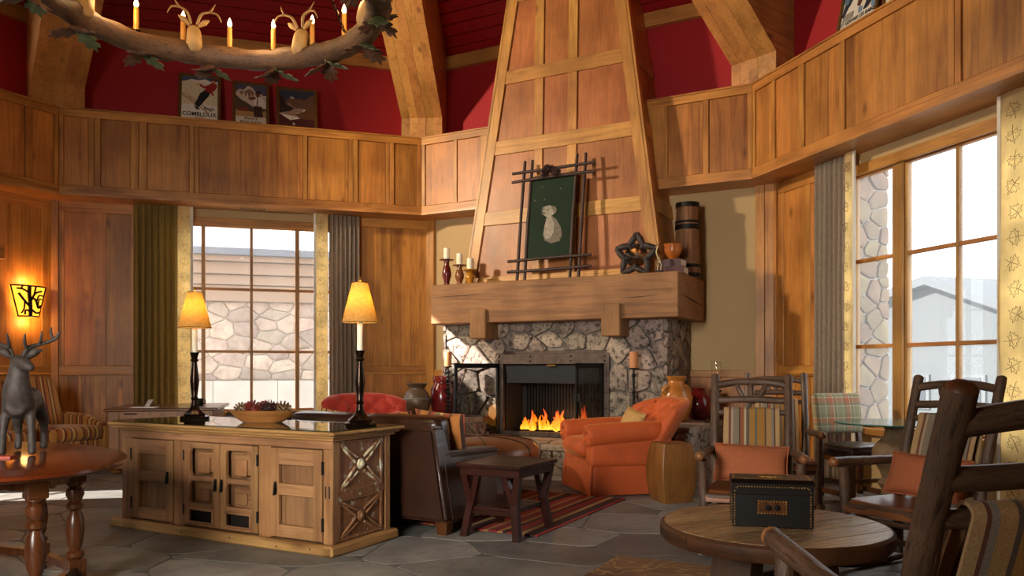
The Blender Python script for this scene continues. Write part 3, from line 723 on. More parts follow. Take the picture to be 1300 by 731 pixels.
# ---------------------------------------------------------------- curtains
def curtain(label, f, x0, x1, b0, b1, drape_m, side, seed, pale=None):
    """pleated drape from x0 to x1, flat embroidered band from b0 to b1 (side = -1 when the band is left)"""
    rr = random.Random(seed); t = thing('curtain', label, 'curtain', FW(f, (x0+x1)/2, .33, 0), FR(f)); cx = (x0+x1)/2
    n = max(7, int((x1-x0)/.085)); ph = rr.uniform(0, 6)
    def S(off):
        def fn(u, v):
            x = x0+(x1-x0)*u; z = 3.53-3.49*v
            am = .028+.022*v; y = am*math.sin(u*n*2*PI+ph+.5*noise.noise(V((u*4, v*2, seed))))+.012*noise.noise(V((u*9, v*3, seed+.5)))
            xx = x-cx+.012*noise.noise(V((u*6, v*2.5, seed+3)))+(.03*v*math.cos(u*n*2*PI+ph))*.3
            return V((xx, y+off, z))
        return fn
    bm = B(); shell(bm, S(0), S(.008), n*10, 14); fin('drape', bm, drape_m, t, 60)
    def S2(off):
        def fn(u, v):
            x = b0+(b1-b0)*u-cx; z = 3.53-3.49*v; return V((x+.01*noise.noise(V((u, v*3, seed))), -.05+off+.02*math.sin(u*PI)*-1+.006*math.sin(v*9), z))
        return fn
    bm = B(); shell(bm, S2(0), S2(.006), 6, 14); bd = fin('lining_band', bm, M_['lining'], t, 60)
    e = b1 if side > 0 else b0
    bm = B(); box(bm, (e-cx-.012, -.055, .04), (e-cx+.022, -.035, 3.53)); fin('edge_binding', bm, pale or M_['paper'], t)
    # embroidered leaf outlines
    half = [(0, -.035), (.010, -.030), (.045, -.045), (.040, -.022), (.078, -.010), (.052, .008), (.062, .030), (.034, .026), (.030, .050), (.014, .044), (0, .082)]
    out = [(x, -.002, z) for x, z in half+[(-x, z) for x, z in half[-2:0:-1]]]
    bm = B(); tube(bm, out, .0022, 4, closed=True); tube(bm, [(0, -.002, .05), (.002, -.002, -.03), (-.01, -.002, -.09)], .0022, 4, sub=3)
    for s in (-1, 1): tube(bm, [(0, -.002, -.015), (s*.045, -.002, -.004)], .0018, 4)
    me = None; w = min(1, (b1-b0)/.17)
    for i in range(16):
        M = TM(((b0+b1)/2-cx, -.078, .22+i*.21))
        if me is None: o = fin('embroidered_leaf', bm, M_['thread'], bd); me = o.data
        else: o = link('embroidered_leaf', me, bd)
        o.location = ((b0+b1)/2-cx+rr.uniform(-.015, .015), -.082, .22+i*.21); o.rotation_euler = (0, rr.uniform(0, 6.28), 0); o.scale = (w*.95, 1, w*.95)
    return t
curtain('olive drape with yellow leaf-embroidered edge, left of the left window', 'A', .84, 1.42, 1.42, 1.60, M_['drape_olive'], 1, 1)
curtain('taupe drape with yellow leaf-embroidered edge, right of the left window', 'A', 3.50, 3.95, 3.29, 3.48, M_['drape'], -1, 2)
curtain('taupe drape with yellow leaf-embroidered edge between wall panels and right window', 'C', .72, 1.26, 1.27, 1.40, M_['drape'], 1, 3)
curtain('yellow leaf-embroidered drape cut off by the right edge of the picture', 'C', 3.50, 4.0, 3.13, 3.48, M_['drape'], -1, 4)
# ------------------------------------------------------------------ fireplace (B frame, origin at its base)
fp = thing('fireplace', 'big stone fireplace with raised hearth, timber mantel and burning gas fire', 'fireplace', FW('B', 0, 0, 0), FR('B'))
SX0, SX1, SY = .80, 3.92, -.55
OX0, OX1, OZ0, OZ1 = 1.62, 3.20, .36, 1.45
bm = B()
for a, b in (((SX0, SY, 0), (OX0, .46, 1.9)), ((OX1, SY, 0), (SX1, .46, 1.9)), ((OX0, SY, OZ1), (OX1, .46, 1.9)), ((OX0, SY, 0), (OX1, .46, OZ0))): box(bm, a, b)
sur = fin('surround', bm, M_['mortar'], fp)
rg = random.Random(21)
front = Matrix(((1,0,0,0),(0,0,-1,SY),(0,1,0,0),(0,0,0,1)))
seeds = [(x*1.0, z) for x, z in scatter((SX0/1.25, .30, SX1/1.25, 1.86), .25, rg, 1.0, 1500)]
seeds = [(x*1.25, z) for x, z in seeds]
good = []; mir = []
for x, z in seeds:
    if OX0-.02 < x < OX1+.02 and z < OZ1+.02: continue
    good.append((x, z))
    if z > OZ1:
        if OX0 < x < OX1: mir.append((x, 2*OZ1-z))
    elif x < OX0: mir.append((2*OX0-x, z))
    else: mir.append((2*OX1-x, z))
S = lambda P: [(x/1.25, z) for x, z in P]
for poly in voronoi(S(good), (SX0/1.25, .30, SX1/1.25, 1.88), S(mir)):
    p = [(x*1.25, z) for x, z in poly]; cx = sum(q[0] for q in p)/len(p); cz = sum(q[1] for q in p)/len(p)
    if OX0 < cx < OX1 and cz < OZ1: continue
    rock('stone', p, rg.uniform(.03, .06), M_['stone'], sur, front)
side = Matrix(((0,0,1,SX1),(1,0,0,0),(0,1,0,0),(0,0,0,1)))
for poly in voronoi(scatter((SY, .6, .46, 1.88), .24, rg), (SY-.05, .6, .46, 1.88)): rock('stone', poly, rg.uniform(.03, .05), M_['stone'], sur, side)
side = Matrix(((0,0,-1,SX0),(1,0,0,0),(0,1,0,0),(0,0,0,1)))
for poly in voronoi(scatter((SY, .6, .46, 1.88), .24, rg), (SY-.05, .6, .46, 1.88)): rock('stone', poly, rg.uniform(.03, .05), M_['stone'], sur, side)
# hearth: two high wings and a low centre
bm = B()
for a, b in (((.36, -1.42, 0), (1.56, .46, .56)), ((3.28, -1.42, 0), (4.46, .46, .56)), ((1.56, -1.38, 0), (3.28, SY, .29))): box(bm, a, b)
he = fin('hearth', bm, M_['mortar'], fp)
def top_slabs(x0, y0, x1, y1, z, d):
    for poly in voronoi(scatter((x0, y0, x1, y1), d, rg), (x0, y0, x1, y1)):
        p = inset(poly, .006)
        if len(p) < 3 or area(p) < .004: continue
        p = chaikin(p, 1, .12); bm = B(); prism(bm, p, z-.03, z+rg.uniform(.03, .045), None, .012); fin('slab', bm, M_['stone_top'], he, 40)
top_slabs(.33, -1.46, 1.57, .44, .585, .42); top_slabs(3.27, -1.46, 4.50, .44, .585, .42); top_slabs(1.57, -1.42, 3.27, SY-.0, .315, .42)
def face_stones(x0, z0, x1, z1, d, M):
    for poly in voronoi(scatter((x0, z0, x1, z1), d, rg), (x0, z0, x1, z1)): rock('stone', poly, rg.uniform(.025, .045), M_['stone'], he, M)
hf = Matrix(((1,0,0,0),(0,0,-1,-1.42),(0,1,0,0),(0,0,0,1)))
face_stones(.36, 0, 1.56, .555, .22, hf); face_stones(3.28, 0, 4.46, .555, .22, hf)
hc = Matrix(((1,0,0,0),(0,0,-1,-1.38),(0,1,0,0),(0,0,0,1))); face_stones(1.56, 0, 3.28, .285, .22, hc)
for xx, s in ((4.46, 1), (.36, -1)): face_stones(-1.42, 0, .46, .555, .22, Matrix(((0,0,s,xx),(1,0,0,0),(0,1,0,0),(0,0,0,1))))
for xx, s in ((1.56, 1), (3.28, -1)): face_stones(-1.42, .33, SY, .555, .2, Matrix(((0,0,s,xx),(1,0,0,0),(0,1,0,0),(0,0,0,1))))
# mantel and corbels
bm = B(); box(bm, (.76, -.88, 1.84), (4.17, .30, 2.37), .012)
mt = fin('mantel', bm, M_['mantel'], fp)
for k, (x, z, w) in enumerate(((1.2, 2.20, .9), (3.7, 2.08, .5), (4.18, 2.12, 0))):
    bm = B()
    if w: prism(bm, [(x-w/2, z), (x, z+.012), (x+w/2, z+.03), (x, z+.004)], -.883, -.875, XZ)
    else: prism(bm, [(-.8, z), (-.3, z-.03), (.25, z-.09), (-.3, z-.05)], 4.165, 4.173, YZ)
    fin('crack', bm, M_['dark'], mt)
for x in (1.40, 3.24): boxo('corbel', (x, -.93, 1.63), (x+.24, SY, 2.02), M_['corbel'], fp, .012)
# firebox
bm = B()
box(bm, (1.70, -.02, .36), (3.10, .02, 1.44)); box(bm, (1.66, -.5, .36), (1.72, .0, 1.44)); box(bm, (3.08, -.5, .36), (3.14, .0, 1.44)); box(bm, (1.66, -.5, .34), (3.14, .0, .38)); box(bm, (1.66, -.5, 1.42), (3.14, .0, 1.46))
fb = fin('firebox', bm, M_['brick_in'], fp)
for i in range(27): boxo('chain_curtain_strand', (1.80+i*.045, -.06, .55), (1.812+i*.045, -.052, 1.12), M_['black'], fb)
bm = B()
for a, b in (((1.60, -.60, 1.30), (3.22, -.54, 1.44)), ((1.60, -.60, .37), (1.72, -.54, 1.30)), ((3.10, -.60, .37), (3.22, -.54, 1.30)), ((1.60, -.60, .36), (3.22, -.54, .42))): box(bm, a, b, .004)
box(bm, (1.56, -.585, 1.43), (3.26, -.535, 1.475), .004)
bd = fin('steel_frame', bm, M_['rust_metal'], fp)
for x in (1.66, 2.12, 2.70, 3.16):
    for z in (1.34, 1.40): lathed('rivet', [(.014, 0), (.012, .008), (0, .012)], M_['iron'], bd, 10, M=Matrix.Translation((x, -.60, z)) @ Matrix.Rotation(PI/2, 4, 'X'))
for z in (.55, .75, .95, 1.15): lathed('rivet', [(.012, 0), (.01, .008), (0, .01)], M_['iron'], bd, 8, M=Matrix.Translation((3.18, -.60, z)) @ Matrix.Rotation(PI/2, 4, 'X'))
boxo('smoke_guard', (1.74, -.56, 1.05), (3.08, -.545, 1.29), M_['grey_metal'], fp, .004)
boxo('latch', (2.36, -.60, 1.27), (2.48, -.56, 1.295), M_['brass'], fp, .003)
boxo('grate', (1.78, -.40, .38), (3.04, -.12, .43), M_['black'], fp, .004)
for i in range(5): tubed('ceramic_log', [(1.85+i*.24, -.18-.1*(i % 2), .46), (2.1+i*.2, -.30+.1*(i % 2), .49)], [.05, .04], M_['bark'], fp, n=9, bark=.15, sub=4)
def door(hx, ex, ey):
    d = V((ex-hx, ey, 0)); l = d.length; a = math.atan2(d.y, d.x)
    M = Matrix.Translation((hx, -.60, 0)) @ Matrix.Rotation(a, 4, 'Z'); bm = B()
    for p, q in (((0, -.012, .40), (.045, .012, 1.30)), ((l-.045, -.012, .37), (l, .012, 1.31)), ((0, -.012, .37), (l, .012, .42)), ((0, -.012, 1.25), (l, .012, 1.31))): box(bm, p, q, .003, M)
    o = fin('glass_door', bm, M_['black'], fp); boxo('pane', (.045, -.003, .42), (l-.045, .003, 1.25), M_['glass_fire'], o, 0, M)
    boxo('handle', (l-.03, -.05, .85), (l-.012, .05, .95), M_['iron'], o, .003, M)
door(1.66, 1.40, -.70); door(3.14, 3.02, -.58)
# fire
fr = tag(link('fire', None, None, FW('B', 0, 0, 0), FR('B')), 'orange flames burning along the grate of the stone fireplace', 'fire')
rg = random.Random(3)
for i in range(34):
    x = 1.86+i*.034+rg.uniform(-.01, .01); y = -.30+rg.uniform(-.08, .08); h = .12+.20*abs(noise.noise(V((i*.31, 2, 0))))*2+(.12 if 24 < i < 28 else 0); w = .05+.02*rg.random()
    bend = rg.uniform(-.06, .06); pts = [(x, y, .42), (x+bend*.2, y, .42+h*.3), (x+bend, y+.01, .42+h*.65), (x+bend*.3, y, .42+h)]
    tubed('flame', pts, [w*.6, w*.62, w*.33, .003], M_['fire'], fr, n=8, sub=4)
o = lamp('fire_light', 'POINT', FW('B', 2.45, -.35, .62), 6, (1, .42, .10), size=.12)

# ------------------------------------------------------------------ chimney hood
hd = thing('chimney_hood', 'tall tapering wood-panelled chimney hood rising from the mantel to the roof', 'chimney hood', FW('B', 0, 0, 0), FR('B'))
HZ0, HZ1 = 2.372, 6.95
def hl(z): return 1.0+.1585*(z-2.37)
def hr(z): return 3.82-.1380*(z-2.37)
def hy(z): return -.36+.030*(z-2.37)
def quad(name, pts, z_out, z_in, m, bev=.004):
    """board on the hood front: pts (x,z), from hood surface +z_in to -z_out"""
    bm = B(); n = len(pts)
    f = [bm.verts.new((x, hy(z)-z_out, z)) for x, z in pts]; b = [bm.verts.new((x, hy(z)+z_in, z)) for x, z in pts]
    bm.faces.new(f); bm.faces.new(b[::-1])
    for i in range(n): bm.faces.new((f[i], b[i], b[(i+1) % n], f[(i+1) % n]))
    bmesh.ops.bevel(bm, geom=[e for e in bm.edges if e.verts[0] in f and e.verts[1] in f], offset=bev, segments=1, affect='EDGES')
    return fin(name, bm, m, hd)
SW = .15
ZR = [(2.372, 2.50), (3.21, 3.40), (4.17, 4.36), (5.13, 5.31), (6.24, 6.43), (6.85, 6.95)]
ST = [(2.04, 2.17), (2.53, 2.66)]
for sgn in (0, 1):
    e = hl if sgn == 0 else hr; s = 1 if sgn == 0 else -1
    quad('corner_stile', [(e(HZ0), HZ0), (e(HZ0)+s*SW, HZ0), (e(HZ1)+s*SW, HZ1), (e(HZ1), HZ1)], .030, .02, M_['hood_stile'])
for z0, z1 in ZR: quad('rail', [(hl(z0)+SW, z0), (hr(z0)-SW, z0), (hr(z1)-SW, z1), (hl(z1)+SW, z1)], .026, .02, M_['hood_rail'])
for (za, zb), (zc, zd) in zip(ZR, ZR[1:]):
    for x0, x1 in ST: quad('stile', [(x0, zb), (x1, zb), (x1, zc), (x0, zc)], .024, .02, M_['hood_stile'])
    for x0, x1 in ((None, ST[0][0]), (ST[0][1], ST[1][0]), (ST[1][1], None)):
        l = lambda z: hl(z)+SW if x0 is None else x0
        r = lambda z: hr(z)-SW if x1 is None else x1
        quad('panel', [(l(zb), zb), (r(zb), zb), (r(zc), zc), (l(zc), zc)], .002, .02, M_['hood_panel'], .002)
for e, s in ((hl, 1), (hr, -1)):
    def sp(name, z0, z1, y0f, y1f, out, m):
        bm = B(); P = []
        for o in (0, 1):
            for z, yf in ((z0, y0f), (z0, y1f), (z1, y1f), (z1, y0f)):
                P.append(bm.verts.new((e(z)+s*(.02 if o else -out), yf(z), z)))
        for q in ((0, 1, 2, 3), (7, 6, 5, 4), (0, 4, 5, 1), (1, 5, 6, 2), (2, 6, 7, 3), (3, 7, 4, 0)): bm.faces.new([P[i] for i in q])
        fin(name, bm, m, hd)
    bk = lambda z: .46 if z < 4.6 else .5
    sp('side_panel', HZ0, HZ1, lambda z: hy(z)-.002, bk, .0, M_['hood_panel'])
    for z0, z1 in ZR: sp('side_rail', z0, z1, lambda z: hy(z)+.06, lambda z: .46, .02, M_['hood_rail'])
    sp('side_stile', HZ0, HZ1, lambda z: hy(z)-.03, lambda z: hy(z)+.08, .022, M_['hood_stile'])

# ------------------------------------------------------------------ on the mantel
def candlestick(x, y, label, col, H, r):
    t = thing('candlestick', label, 'candlestick', FW('B', x, y, 2.37), 0, 'turned candlesticks on the mantel'); m = plain('glaze_'+col[1:], col, .22, noise=.25, scale=12)
    prof = [(r*.95, 0), (r, .01), (r*.6, .03), (r*.62, .05), (r*1.0, .09*H/.28+.02), (r*1.02, .14*H/.28), (r*.75, .20*H/.28), (r*.55, .225*H/.28), (r*.62, H-.02), (r*1.55, H-.012), (r*1.6, H)]
    lathed('stick', prof, m, t); lathed('candle', [(.042, H+.001), (.043, H+.15), (.038, H+.156), (0, H+.153)], M_['ivory'], t, 18); tubed('wick', [(0, 0, H+.155), (.002, 0, H+.172)], .0015, M_['dark'], t, n=5)
candlestick(.90, -.70, 'dark red turned candlestick with white candle, tallest and leftmost on the mantel', '#5e1612', .36, .062)
candlestick(1.08, -.66, 'brown turned candlestick with white candle, middle of three on the mantel', '#7a4624', .28, .060)
candlestick(1.27, -.70, 'short mustard yellow candlestick with white candle on the mantel', '#b0741c', .20, .066)

pf = thing('dog_portrait', 'portrait of a white dog on dark green in a twig frame on the mantel', 'painting', FW('B', 2.41, -.665, 2.375), FR('B')); pf.rotation_euler = (R(-6.2), 0, FR('B'))
def twig(a, b, r, par=pf, nm='twig'): 
    m = [(a[i]+b[i])/2+RNG.uniform(-.008, .008) for i in range(3)]; return tubed(nm, [a, m, b], [r, r*1.05, r*.95], M_['twig'], par, n=9, sub=6, bark=.16, freq=18)
for x in (-.43, -.32, .32, .44): twig((x-.015, .0, .0), (x+.015, .0, 1.62), .021)
for z in (.13, .27, 1.34, 1.46): twig((-.58, -.03, z), (.60, -.03, z+.015), .020)
boxo('canvas', (-.31, .0, .28), (.31, .02, 1.36), plain('green_canvas', '#1a2a1b', .7, noise=.35, scale=4, Specular_IOR_Level=.15), pf)
def dab(name, pts, m, par, y=-.0015, th=.001): bm = B(); prism(bm, pts, y-th, y, XZ); return fin(name, bm, m, par)
def blob(cx, cz, rx, rz, n=18, ph=0, w=0): return [(cx+rx*math.cos(2*PI*i/n)*(1+w*math.sin(3*2*PI*i/n+ph)), cz+rz*math.sin(2*PI*i/n)*(1+w*math.cos(2*2*PI*i/n+ph))) for i in range(n)]
dm1 = plain('dog_paint_light', '#8d8270', .6, noise=.5, scale=30); dm2 = plain('dog_paint_shade', '#5d503e', .6, noise=.5, scale=30); dm3 = plain('dog_paint_dark', '#3a2a1c', .6, noise=.4, scale=30)
dab('painted_body', [(-.10, .60), (-.085, .72), (-.06, .80), (.02, .84), (.09, .78), (.15, .68), (.17, .58), (.14, .50), (.02, .48), (-.07, .52)], dm2, pf)
dab('painted_chest', [(-.09, .60), (-.08, .72), (-.06, .82), (.01, .84), (.05, .74), (.05, .62), (.0, .54), (-.06, .54)], dm1, pf, -.003)
dab('painted_head', [(-.13, .90), (-.10, .97), (-.03, .985), (.05, .96), (.07, .90), (.03, .85), (-.04, .82), (-.10, .86)], dm1, pf, -.0045)
dab('painted_ear', [(.0, .97), (.05, .965), (.085, .92), (.07, .86), (.035, .90)], dm2, pf, -.006); dab('painted_ear', [(-.13, .96), (-.10, .975), (-.09, .93), (-.125, .92)], dm2, pf, -.006)
dab('painted_eye', blob(-.045, .925, .012, .010), dm3, pf, -.0075); dab('painted_muzzle', blob(-.105, .885, .025, .02), dm2, pf, -.006); dab('painted_nose', blob(-.123, .895, .012, .010), dm3, pf, -.0075)
for i, (cx, cz) in enumerate(((-.14, 1.24), (.12, 1.19), (-.24, 1.07), (-.10, 1.07))): dab('painted_fleck', blob(cx, cz, .010, .008, 8), dm2, pf)
def pinecone(name, par, loc, r, m, lab=None, seed=0, squash=1.15):
    bm = B(); rr = random.Random(seed); lathe(bm, [(0, -r*squash), (r*.6, -r*.8), (r*.75, 0), (r*.5, r*.7), (0, r*squash)], 8)
    for k in range(64):
        z = -1+2*(k+.5)/64; a = k*2.399; rad = math.sqrt(max(0, 1-z*z*.95))*r; c = V((math.cos(a)*rad, math.sin(a)*rad, z*r*squash)); d = V((math.cos(a), math.sin(a), .25+z*.5)).normalized(); s = V((-math.sin(a), math.cos(a), 0)); u = d.cross(s)
        w = r*.24; b0 = c*.7; p = [b0-s*w*.5, b0+s*w*.5, c+s*w*.6+d*w*.8, c+d*w*1.3+u*w*.3, c-s*w*.6+d*w*.8]; t = u*w*.22
        vs = [bm.verts.new(q) for q in p]+[bm.verts.new(q+t) for q in p]; n = 5
        bm.faces.new(vs[:5][::-1]); bm.faces.new(vs[5:])
        for i in range(n): bm.faces.new((vs[i], vs[(i+1) % n], vs[n+(i+1) % n], vs[n+i]))
    o = fin(name, bm, m, par, None, loc, (rr.uniform(-.6, .6)+1.2, rr.uniform(-.5, .5), rr.uniform(0, 6))); return o
pcm = plain('pinecone_brown', '#5a3820', .6, noise=.5, scale=40); pcr = plain('pinecone_red', '#7c2c20', .6, noise=.4, scale=40); pcd = plain('pinecone_dark', '#3c1c18', .6, noise=.4, scale=40); pcl = plain('pinecone_pale', '#7c6040', .6, noise=.5, scale=40)
for i, x in enumerate((-.10, -.035, .03, .09, .0, -.06, .06)): pinecone('pinecone', pf, (x, -.06-.02*(i % 2), 1.42+.03*((i*2) % 3-1)), .042, pcd, seed=i)

st = thing('star_mirror', 'star-shaped mirror framed in dark bark leaning on the mantel', 'mirror', FW('B', 3.56, -.62, 2.375), FR('B')); st.rotation_euler = (R(-1), R(3), FR('B'))
P5 = [(.27*math.cos(R(90+72*i)), .245+.27*math.sin(R(90+72*i))) for i in range(5)]; Q5 = [(.150*math.cos(R(126+72*i)), .245+.150*math.sin(R(126+72*i))) for i in range(5)]
for i in range(5):
    for q in (Q5[i], Q5[i-1]): tubed('bark_strip', [(P5[i][0], 0, P5[i][1]), ((P5[i][0]+q[0])/2, -.01, (P5[i][1]+q[1])/2), (q[0], 0, q[1])], [.026, .042, .036], M_['darktwig'], st, n=10, sub=6, bark=.2, freq=18)
for i in range(5): tubed('bark_boss', [(Q5[i][0], -.02, Q5[i][1]), (Q5[i][0]*.72, -.02, .245+(Q5[i][1]-.245)*.72)], [.03, .022], M_['darktwig'], st, n=9, sub=3, bark=.15)
mm = plain('mirror_glass', '#d8d8d8', .03, 1.0, noise=0); dab('mirror_glass', blob(0, .245, .145, .145, 28), mm, st, .012, .008)

bx = thing('book', 'large dark red book lying flat on the mantel beside the star mirror', 'book', FW('B', 4.0, -.52, 2.371), FR('B', 4)); redc = plain('red_cloth_cover', '#46100f', .6, noise=.2)
def book(t, sx, sy, sz, m):
    boxo('cover', (-sx/2, -sy/2, 0), (sx/2, sy/2, .005), m, t); boxo('cover', (-sx/2, -sy/2, sz-.005), (sx/2, sy/2, sz), m, t); boxo('pages', (-sx/2+.008, -sy/2+.008, .005), (sx/2-.008, sy/2-.004, sz-.005), M_['paper'], t)
    boxo('spine', (-sx/2, -sy/2-.004, 0), (sx/2, -sy/2+.004, sz), m, t, .002)
book(bx, .33, .28, .085, redc)
b2 = thing('book', 'smaller dark red book stacked under the orange bowl on the mantel', 'book', FW('B', 4.0, -.51, 2.457), FR('B', -3)); book(b2, .27, .22, .09, plain('maroon_cover', '#3c1216', .55, noise=.2))
cu = thing('bowl', 'small orange glazed bowl on top of the red books on the mantel', 'bowl', FW('B', 4.0, -.51, 2.548), 0)
lathed('bowl_body', [(.05, 0), (.06, .005), (.05, .02), (.085, .06), (.105, .11), (.10, .165), (.112, .19), (.105, .19), (.09, .16), (.09, .11), (.05, .04), (0, .03)], plain('orange_glaze', '#a85a20', .25, noise=.3, scale=12), cu)
dg_ = thing('stag_figurine', 'thin pale metal stag figurine standing before the red books on the mantel', 'figurine', FW('B', 3.90, -.74, 2.372), FR('B'))
pm = plain('aged_brass', '#8a7a58', .35, .7, noise=.3)
boxo('base', (-.05, -.025, 0), (.05, .025, .03), M_['black'], dg_, .004)
voxel_body('body', [([(-.02, 0, .03), (-.01, 0, .10), (.0, 0, .17), (-.03, 0, .25), (-.01, 0, .32)], [.008, .009, .022, .013, .012]), ([(.02, 0, .03), (.025, 0, .10), (.0, 0, .17)], [.008, .009, .018]), ([(-.01, 0, .32), (-.045, 0, .31)], [.012, .007])], pm, dg_, .006, 2)
for s in (-1, 1): tubed('antler', [(-.01, s*.01, .325), (-.01+s*.01, s*.03, .36), (-.02+s*.02, s*.04, .40)], [.004, .004, .003], pm, dg_, n=6, sub=4)
ba = thing('cask', 'tall dark-banded wooden staved cask at the right end of the mantel', 'cask', FW('B', 4.02, .06, 2.371), 0)
wm = wood('old_cask', '#8a5e3c', '#4f3020', 'Z', rough=.7, bump=.4, knots=0, vary=.35); n = 18
for i in range(n):
    a0 = 2*PI*i/n+.012; a1 = 2*PI*(i+1)/n-.012; bm = B(); rr_ = []
    for z, r in ((0, .165), (.25, .158), (.5, .152), (.95, .138)): rr_.append([V((r*math.cos(a0), r*math.sin(a0), z)), V((r*math.cos(a1), r*math.sin(a1), z)), V(((r-.02)*math.cos(a1), (r-.02)*math.sin(a1), z)), V(((r-.02)*math.cos(a0), (r-.02)*math.sin(a0), z))])
    loft(bm, rr_); fin('stave', bm, wm, ba)
for z, r, h in ((.02, .168, .05), (.14, .166, .04), (.62, .152, .06), (.70, .150, .03), (.90, .143, .06)): lathed('hoop', [(r, z), (r+.006, z+.004), (r+.005, z+h), (r-.001, z+h)], M_['iron'], ba)
lathed('lid', [(.13, .93), (.13, .945), (0, .945)], wm, ba)

# ------------------------------------------------------------------ on the hearth wings
def jar(label, x, y, prof, col, cat='jar', extra=None, rough=.3):
    t = thing('jar', label, cat, FW('B', x, y, .631), .6); lathed('jar_body', prof, plain('jar_glaze_'+col[1:], col, rough, noise=.45, scale=9), t, 28)
    return t
t = jar('squat dark brown pottery jar with wide rim on the left hearth wing', .70, -1.12, [(.12, 0), (.15, .03), (.185, .14), (.18, .22), (.14, .30), (.10, .335), (.10, .355), (.135, .40), (.145, .41), (.135, .42), (.095, .37), (0, .36)], '#5c4632', rough=.45)
lathed('shoulder_band', [(.1815, .205), (.184, .215), (.1785, .225)], plain('ash_band', '#6f6a60', .5), t)
t = jar('tall dark red lidded jar behind the brown jar on the left hearth wing', .90, -.81, [(.11, 0), (.15, .05), (.16, .20), (.155, .34), (.11, .41), (.11, .43), (0, .43)], '#6a1a18', rough=.2)
lathed('lid', [(.125, .43), (.13, .445), (.13, .50), (.10, .515), (0, .52)], plain('red_lid', '#7a2a26', .2, noise=.5, scale=30), t)
t = jar('amber glazed jar with small lug handles on the right hearth wing', 4.12, -.78, [(.11, 0), (.13, .02), (.18, .18), (.19, .28), (.16, .37), (.095, .44), (.09, .47), (.115, .51), (.118, .525), (.10, .525), (.08, .47), (0, .46)], '#a8672c', rough=.25)
for s in (-1, 1): tubed('lug_handle', [(s*.175, 0, .33), (s*.215, 0, .36), (s*.18, 0, .40), (s*.13, 0, .41)], .022, plain('lug_glaze_%d' % s, '#b07434', .25), t, n=10, sub=4)
t = jar('round dark red jar behind the amber jar on the right hearth wing', 4.27, -.36, [(.09, 0), (.12, .03), (.165, .15), (.16, .24), (.10, .32), (.065, .35), (.08, .38), (.07, .38), (0, .36)], '#5e1414', rough=.18)
def iron_stand(x, y, label, H, twist):
    t = thing('candle_stand', label, 'candle stand', FW('B', x, y, .631), 0)
    for i in range(3):
        a = i*2*PI/3; tubed('foot', [(0, 0, .10), (.05*math.cos(a), .05*math.sin(a), .06), (.09*math.cos(a), .09*math.sin(a), .008)], [.010, .009, .010], M_['iron'], t, n=8, sub=4)
    prof = [(.018, .06)]
    if twist:
        for k in range(9): z = .1+k*(H-.14)/9; prof += [(.012, z), (.03+.012*(k % 3 == 0), z+.022), (.012, z+.044)]
    else: prof = [(.03, .05), (.034, .08), (.016, .12), (.014, .3), (.026, .33), (.014, .36), (.016, H-.12), (.028, H-.09), (.014, H-.06)]
    prof += [(.014, H-.02), (.06, H-.008), (.062, H), (0, H)]
    lathed('stem', prof, M_['iron'], t, 14)
    if twist:
        for k in range(10):
            a = k*2.4; z = .12+k*(H-.2)/10; tubed('leaf_scroll', [(.012*math.cos(a), .012*math.sin(a), z), (.05*math.cos(a), .05*math.sin(a), z+.03), (.06*math.cos(a+.5), .06*math.sin(a+.5), z+.055)], [.008, .009, .004], M_['iron'], t, n=6, sub=3)
    lathed('candle', [(.05, H), (.051, H+.185), (.046, H+.195), (0, H+.188)], M_['ochre_wax'], t)
    tubed('wick', [(0, 0, H+.18), (.002, 0, H+.205)], .0015, M_['dark'], t, n=5)
iron_stand(1.08, -.95, 'leafy black iron candle stand with ochre candle left of the fire', .64, True)
iron_stand(3.60, -.78, 'plain black candle stand with ochre candle right of the fire, behind the orange armchair', .62, False)
ln = thing('hurricane_lantern', 'black turned candle holder with clear glass chimney behind the hickory rocker', 'lantern', FW('B', 4.40, -.02, .631), 0)
lathed('base', [(.09, 0), (.09, .03), (.05, .06), (.06, .12), (.075, .2), (.045, .27), (.05, .32), (.075, .34), (.075, .35), (0, .35)], plain('black_turned_wood', '#1c120c', .3), ln)
bm = B(); lathe(bm, [(.060, .351), (.062, .45), (.062, .70), (.059, .70), (.059, .36), (.057, .351)], 24); fin('glass_chimney', bm, M_['glass'], ln, 40)
# ------------------------------------------------------------------ rugs
rgo = thing('striped_rug', 'red, brown and tan striped wool rug before the fireplace', 'rug', (-.62, 7.32, 0), R(-28))
boxo('rug_pile', (-1.55, -.95, .002), (1.42, .95, .014), M_['rug'], rgo, .004)
r2 = thing('patterned_rug', 'brown floral patterned rug under the round plank table', 'rug', (2.3, 3.6, 0), R(-28)); boxo('rug_pile', (-1.5, -1.6, .002), (1.5, 1.6, .013), M_['rug2'], r2, .004)
r2.location = V((.70, 5.22, 0))+dirv(-28)*1.5-dirv(62)*1.6

# ------------------------------------------------------------------ reclaimed wood cabinet
cb = thing('sideboard', 'reclaimed wood sideboard with panelled doors, pine mouldings and glass top', 'sideboard', (-2.01, 6.015, 0), R(-28))
X0, X1, Y0, Y1 = -1.05, 1.09, -.31, .32
boxo('carcass', (X0+.01, Y0+.055, .06), (X1-.03, Y1-.01, .76), M_['cab_dark'], cb)
for (a, b, m) in (((-1.135, -.37, 0), (1.135, -.29, .072), 'cab_pine'), ((-1.135, .29, 0), (1.135, .37, .072), 'cab_pine'), ((1.05, -.37, .0), (1.137, .37, .073), 'cab_pine_y'), ((-1.137, -.37, 0), (-1.05, .37, .073), 'cab_pine_y')): boxo('plinth_moulding', a, b, M_[m], cb, .014)
for z0, z1, e, m in ((.705, .765, .0, 'cab_x'),): boxo('frieze', (X0, Y0-.005, z0), (X1, Y0+.03, z1), M_[m], cb, .004)
